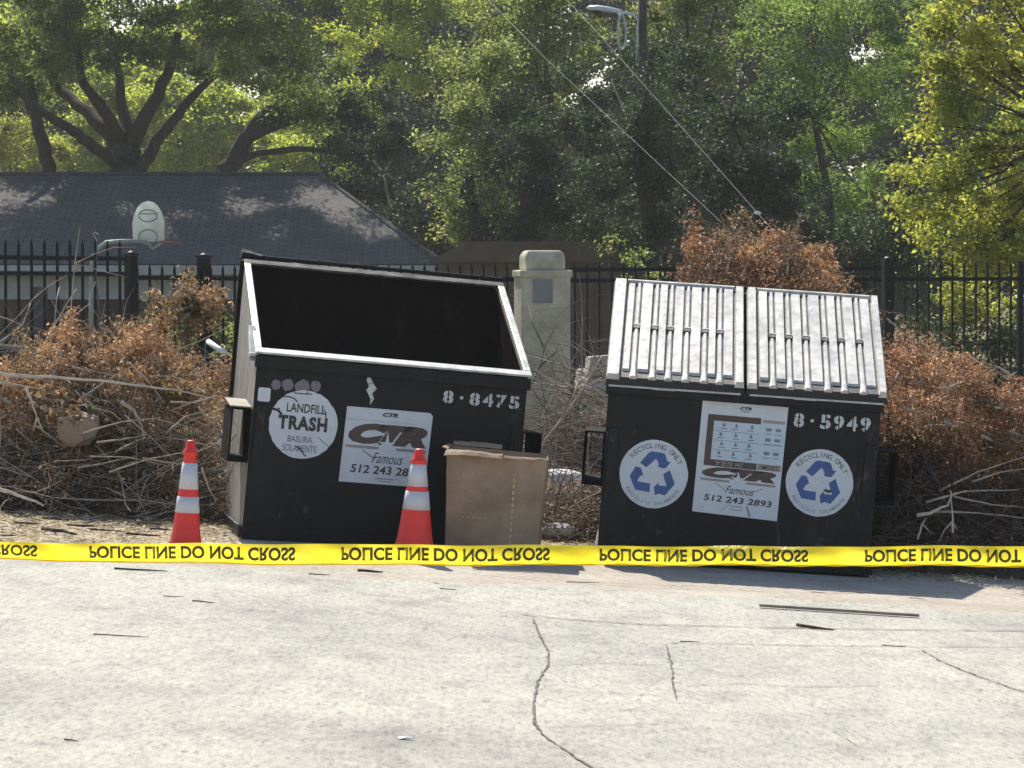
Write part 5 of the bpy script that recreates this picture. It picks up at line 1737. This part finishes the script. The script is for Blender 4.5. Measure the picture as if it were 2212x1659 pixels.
def tree(label, D, trunk, limbs, blobs, mat, leaf=0.10, dens=420, clump=0.38, seed=0, group="trees behind the fence", r0=0.2, bark='bark', up=0.25, aspect=0.5, name="tree", cat="tree", auto=True):
    rng = np.random.default_rng(seed); rnd = random.Random(seed)
    base = at(trunk[0][0], trunk[0][1], D)
    g = gz(base.x, D * KD)
    root = thing(name, label, cat, (base.x, D * KD, g), group=group)
    o = Vector((base.x, D * KD, g))
    tp_ = [Vector((base.x, D * KD, g))] + [at(p[0], p[1], D + (p[2] if len(p) > 2 else 0)) for p in trunk]
    mb = MB()
    n = len(tp_)
    def bend(pts, r):
        m = len(pts); fine = []; rr = []
        for i in range(m - 1):
            for k in range(4):
                q = pts[i].lerp(pts[i + 1], k / 4)
                if k: q = q + Vector((rnd.uniform(-1, 1), rnd.uniform(-1, 1), rnd.uniform(-1, 1))) * r[i] * 0.25
                fine.append(q - o); rr.append(r[i] + (r[i + 1] - r[i]) * k / 4)
        fine.append(pts[-1] - o); rr.append(r[-1])
        mb.tube(fine, rr, 9)
    bend(tp_, [r0 * (1.2 - 0.55 * i / (n - 1)) for i in range(n)])
    for L in limbs:
        pts = [at(p[0], p[1], D + (p[2] if len(p) > 2 else 0)) for p in L[1]]
        m = len(pts)
        bend(pts, [L[0] * (1 - 0.6 * i / (m - 1)) for i in range(m)])
    if auto:
        for b in blobs:
            d = D + (b[4] if len(b) > 4 else 0)
            e = at(b[0], b[1], d)
            s = tp_[-1]
            mid = s.lerp(e, 0.5) + Vector((0, 0, -0.15))
            bend([s, mid, e], [r0 * 0.28, r0 * 0.16, r0 * 0.05])
    mb.build("trunk", M[bark], root, smooth=True)
    P = crown_points(blobs, D, rng, dens, clump, leaf)
    P[:, 2] = np.maximum(P[:, 2], g + 0.05)
    leaves_obj("crown", leaf_arrays(P, leaf, aspect, rng, up), M[mat], root, o)
    return root

# big many-limbed oak behind the house
tree("big spreading oak with many dark forking limbs behind the house roof", 53,
     [(282, 380), (278, 340), (272, 290)],
     [(0.16, [(262, 360), (215, 325, -1), (170, 290, -1.5), (120, 262, -2), (70, 225, -2.5), (20, 160, -2.5)]), (0.19, [(262, 330), (230, 285, 0), (180, 235, 0.5), (130, 195, 1), (90, 130, 1), (60, 60, 1)]),
      (0.18, [(266, 300), (225, 240, -0.5), (180, 180, -1), (165, 90, -1)]), (0.17, [(275, 300), (262, 230, 0.5), (255, 150, 1), (240, 60, 1)]),
      (0.21, [(285, 310), (320, 240, -0.5), (360, 165, -1), (385, 70, -1)]), (0.18, [(298, 378), (325, 330, 0), (350, 290, 0), (395, 230, 0), (445, 180, 0), (500, 110, 0)])],
     [(60, 130, 130, 95, -1), (170, 80, 150, 95, -2), (300, 70, 150, 90, -1.5), (430, 90, 140, 95, -1), (560, 120, 130, 85, -0.5), (660, 170, 90, 75, 0),
      (40, 30, 130, 110, 0), (220, -60, 180, 110, 0), (420, -60, 180, 110, 0), (590, -10, 150, 110, 0.5), (110, -150, 200, 120, 1), (330, -200, 220, 120, 1), (540, -150, 200, 120, 1), (-120, 60, 150, 120, 0), *[(x + 40 * math.sin(k * 3 + x), -200 - 25 * k + 20 * math.sin(x), 150, 100, -1.2 - 0.65 * k, 1.6) for k in range(4) for x in range(-240, 880, 130)]],  # the generated rows are unseen canopy added to shade the house roof
     'oak_leaf', 0.105, 330, 0.42, 101, r0=0.42, auto=False)
tree("slim dark oak trunk leaning at the far left behind the roof", 54, [(108, 385), (98, 330), (82, 270), (70, 215), (55, 140)], [(0.12, [(82, 270), (50, 200), (20, 150)])],
     [(30, 170, 110, 55, 0), (-60, 180, 120, 80, 0), (90, 200, 60, 30, 1, 0.6)], 'oak_leaf', 0.105, 420, 0.40, 102, r0=0.17, auto=False)
tree("dark oak leaning right behind the house ridge", 53.5, [(480, 385), (510, 345), (530, 300), (560, 260), (620, 215)], [(0.14, [(535, 295), (600, 270), (680, 240), (740, 190)]), (0.10, [(505, 350), (560, 330), (650, 322), (740, 330), (800, 360)])],
     [(640, 220, 110, 50, 0), (730, 260, 90, 70, 1), (760, 340, 80, 60, 1), (700, 190, 110, 70, 1)], 'oak_leaf', 0.105, 420, 0.40, 103, r0=0.22, auto=False)
# bright low growth seen under the oak
tree("low bright yellow-green bush at the far left beyond the roof", 74, [(30, 420)], [], [(20, 320, 90, 60, 0), (-80, 310, 100, 80, 0), (110, 350, 60, 50, 1)], 'yellow_leaf', 0.14, 420, 0.42, 104, r0=0.1, name="bush", cat="bush", group="sunlit bushes beyond the roof")
tree("sunlit light green bush seen under the oak limbs, left of its trunk", 76, [(170, 420)], [], [(175, 320, 80, 65, 0), (220, 250, 80, 60, 1), (250, 190, 90, 60, 1)], 'lit_leaf', 0.14, 420, 0.42, 105, r0=0.1, name="bush", cat="bush", group="sunlit bushes beyond the roof")
tree("sunlit olive bush seen between the oak trunk and the leaning oak", 75, [(420, 420)], [], [(400, 320, 90, 70, 0), (470, 270, 100, 70, 1), (360, 220, 80, 70, 1), (470, 190, 100, 60, 2)], 'lit_leaf', 0.14, 420, 0.42, 106, r0=0.1, name="bush", cat="bush", group="sunlit bushes beyond the roof")
tree("sunlit olive bush right of the leaning oak above the ridge", 74, [(620, 420)], [], [(590, 330, 80, 60, 0), (680, 310, 100, 70, 1), (640, 260, 100, 60, 2)], 'lit_leaf', 0.14, 420, 0.42, 107, r0=0.1, name="bush", cat="bush", group="sunlit bushes beyond the roof")
# tall trees of the middle
tree("tall bright light-green tree at the top centre left", 62, [(860, 420), (850, 250), (840, 100)], [],
     [(830, 60, 110, 100, 0), (760, 10, 100, 100, 1), (900, 130, 90, 90, -1), (930, 30, 100, 90, 0), (850, -90, 150, 110, 0), (960, -60, 120, 100, 1), (800, 190, 90, 70, 1)], 'lit_leaf', 0.12, 230, 0.46, 108, r0=0.25)
tree("dark shadowy tree right of the house ridge, over the hip of the roof", 52, [(885, 520), (870, 450), (830, 380)], [(0.12, [(872, 460), (900, 400), (930, 340)])],
     [(800, 420, 90, 80, 0), (870, 340, 90, 80, 1), (780, 330, 80, 70, 1), (850, 460, 70, 50, -1, 0.8), (760, 250, 100, 80, 2), (880, 250, 80, 70, 2)], 'dark_leaf', 0.105, 430, 0.40, 109, r0=0.17)
tree("grey-green tree with light tips standing in front of the dark wood", 42, [(1035, 590), (1025, 480), (1010, 380)], [],
     [(985, 300, 75, 65, 0), (1040, 240, 70, 65, 0), (1000, 390, 75, 60, -0.5), (1040, 470, 75, 60, 0), (960, 470, 55, 55, 0), (1060, 350, 70, 70, 0.5), (1050, 140, 90, 80, 0.5), (980, 180, 80, 70, 1)], 'grey_leaf', 0.085, 520, 0.32, 110, r0=0.15)
tree("grey-green tree with pale tips at the top centre, left of the lamp", 46, [(1180, 590), (1180, 350), (1180, 200)], [],
     [(1150, 110, 100, 75, 0), (1220, 60, 90, 70, 0), (1230, 150, 80, 60, -0.5), (1100, 30, 110, 80, 0.5), (1180, -60, 150, 90, 0), (1130, 200, 80, 55, 0)], 'grey_leaf', 0.09, 460, 0.34, 111, r0=0.2)
tree("wide dark evergreen filling the centre above the pillar", 41, [(1130, 600), (1140, 480), (1150, 380)], [],
     [(1140, 330, 110, 100, 0), (1200, 420, 120, 90, 0), (1120, 450, 100, 80, 0), (1230, 300, 110, 90, 0.5), (1170, 230, 100, 70, 1), (1250, 510, 90, 60, 0, 0.9), (1130, 520, 60, 40, 0, 0.7)], 'dark_leaf', 0.085, 500, 0.34, 112, r0=0.2)
tree("dark evergreen right behind the street lamp pole", 38, [(1400, 600), (1400, 450), (1400, 330)], [],
     [(1340, 280, 110, 100, 0), (1420, 330, 120, 100, -0.3), (1340, 410, 120, 90, 0), (1450, 440, 110, 80, 0), (1380, 510, 120, 55, 0), (1470, 240, 100, 90, 1), (1320, 170, 100, 80, 2.6), (1430, 150, 90, 80, 2.6), (1385, 205, 50, 60, -0.5), (1400, 150, 36, 34, -0.6, .8)], 'dark_leaf', 0.08, 540, 0.32, 113, r0=0.18)
tree("grey-leaved tree at the top, right of the street lamp", 44, [(1500, 600), (1500, 350), (1490, 180)], [],
     [(1460, 90, 85, 75, 0), (1540, 60, 85, 70, 0), (1500, 170, 90, 60, 0), (1430, 10, 100, 80, 1), (1560, -20, 110, 80, 0), (1480, -90, 140, 80, 0), (1370, -50, 120, 80, 1)], 'grey_leaf', 0.09, 460, 0.34, 114, r0=0.2)
tree("broad dark tree behind the closed dumpster's brush", 36, [(1660, 610), (1660, 480), (1650, 380)], [],
     [(1600, 330, 110, 100, 0), (1690, 400, 120, 90, 0), (1590, 450, 100, 70, 0), (1720, 480, 110, 60, 0), (1660, 260, 110, 80, 0.5), (1570, 240, 80, 80, 0.5), (1800, 520, 100, 55, 0), (1640, 530, 120, 45, 0, 0.8)], 'dark_leaf', 0.08, 560, 0.32, 115, r0=0.18)
tree("feathery fresh green tree at the upper right", 39, [(1800, 610), (1790, 420), (1760, 260)], [],
     [(1680, 120, 90, 65, 0), (1760, 70, 100, 70, 0), (1850, 100, 90, 70, 0), (1720, 190, 90, 55, 0.4), (1820, 200, 100, 70, 0), (1760, 300, 100, 70, 0.3), (1870, 310, 90, 80, 0.3), (1780, 410, 90, 60, 0.5), (1880, 430, 80, 70, 0.5), (1920, 200, 80, 90, 0.6), (1700, 10, 120, 70, 0.8), (1860, -20, 130, 90, 0.4), (1950, 60, 90, 90, 1)], 'fern_leaf', 0.078, 560, 0.30, 116, r0=0.08, aspect=0.35)
tree("dark bushy tree between the feathery tree and the yellow tree", 35, [(1900, 610), (1900, 520)], [],
     [(1880, 520, 90, 60, 0), (1960, 470, 80, 90, 0), (1840, 560, 100, 40, 0), (1950, 560, 80, 50, 0), (1930, 380, 70, 70, 0.5)], 'dark_leaf', 0.08, 540, 0.32, 117, r0=0.14)
# yellow-green tree at the right, close behind the fence
tree("yellow-green sunlit tree at the right edge overhanging the fence", 26.5, [(2420, 700), (2400, 480), (2360, 250)], [(0.05, [(2330, 430), (2260, 470), (2205, 495), (2120, 540)])],
     [(2100, 60, 90, 75, 0), (2180, 120, 100, 80, 0), (2060, 190, 60, 50, 0, .8), (2140, 230, 90, 75, 0), (2050, 330, 80, 65, 0), (2150, 330, 95, 80, 0), (2000, 400, 75, 50, 0), (2100, 140, 90, 80, 0.3), (2200, 330, 90, 90, 0.3), (2150, 470, 90, 70, 0.4), (2030, 500, 60, 50, 0.2), (2200, 30, 90, 80, 0.2), (2040, 110, 55, 60, 0.2), (2090, 420, 80, 60, 0), (2190, 440, 90, 70, 0), (1960, 440, 50, 35, 0), (2130, 520, 90, 55, 0), (2210, 560, 80, 70, 0), (2080, 570, 55, 50, 0),
      (2110, 640, 60, 55, 0.3), (2180, 680, 70, 55, 0.3), (2080, 700, 40, 40, 0.3, .8), (2150, -30, 120, 80, 0), (2260, 20, 110, 100, 0.5), (2290, 250, 110, 120, 0.6), (2290, 480, 110, 120, 0.6), (2040, 60, 50, 40, 0, .8), (2240, -120, 150, 90, 0.4), (2020, 270, 45, 35, 0, .8)],
     'yellow_leaf', 0.075, 760, 0.22, 118, r0=0.11, aspect=0.5, auto=True)
tree("small light bush showing through the fence right of the pillar", 34, [(1385, 620)], [], [(1380, 560, 32, 34, 0), (1320, 530, 22, 20, 0), (1400, 590, 30, 20, 0)], 'grey_leaf', 0.075, 420, 0.16, 119, r0=0.03, name="bush", cat="bush", group="small bushes behind the fence")
tree("shaded green bush behind the fence at the right, under the yellow tree", 25.0, [(2080, 850)], [], [(2080, 770, 120, 60, 0.5), (2200, 790, 100, 70, 0.5), (1980, 750, 80, 90, 1), (2320, 760, 120, 90, 1), (2060, 820, 160, 60, 0, 2.0), (2240, 840, 140, 60, 0, 2.0), (2100, 740, 160, 50, 1.5, 2.0), (2280, 740, 140, 60, 1.5, 2.0)], 'dark_leaf', 0.06, 480, 0.2, 120, r0=0.04, name="bush", cat="bush", group="small bushes behind the fence")
tree("green bush behind the fence just left of the open dumpster", 24.0, [(400, 800)], [], [(400, 740, 90, 60, 0), (470, 720, 60, 70, 0.3), (310, 760, 70, 40, 0)], 'oak_leaf', 0.055, 420, 0.2, 121, r0=0.04, name="bush", cat="bush", group="small bushes behind the fence")
# the wood beyond
rb2 = np.random.default_rng(200)
def wood(x0, x1, ys_, d, mat, n, leaf, step=120, size=(105, 90), spread=4):
    bl = [(x + rb2.uniform(-50, 50), y + rb2.uniform(-40, 40), size[0], size[1], rb2.uniform(-spread, spread), 0.75) for x in range(x0, x1, step) for y in ys_]
    P = crown_points(bl, d, rb2, n, 0.9, 0.2)
    struct(leaves_obj("distant_wood", leaf_arrays(P, leaf, 0.6, rb2, 0.25), M[mat], None, (0, 0, 0)), 'stuff')
wood(700, 2800, (30, 140, 250, 360, 460, 550), 84, 'dark_leaf', 330, 0.30)
wood(-500, 760, (60, 160, 260, 350), 92, 'lit_leaf', 260, 0.30)
wood(900, 2500, (440, 520, 580), 60, 'dark_leaf', 330, 0.22, 100, (95, 60), 2)

# ------------------------------------------------------------------ haze
hz = MB(); hz.box(-320, 320, -80, 440, -3.0, 19.0)
hm = bpy.data.materials.new("pale_haze"); hm.use_nodes = True
hn = hm.node_tree
hn.nodes.remove(hn.nodes["Principled BSDF"])
pv = hn.nodes.new("ShaderNodeVolumePrincipled")
pv.inputs['Color'].default_value = (0.93, 0.96, 0.97, 1)
pv.inputs['Density'].default_value = 0.00034
pv.inputs['Anisotropy'].default_value = 0.35
hn.links.new(pv.outputs[0], hn.nodes["Material Output"].inputs['Volume'])
struct(hz.build("haze", hm), 'stuff')
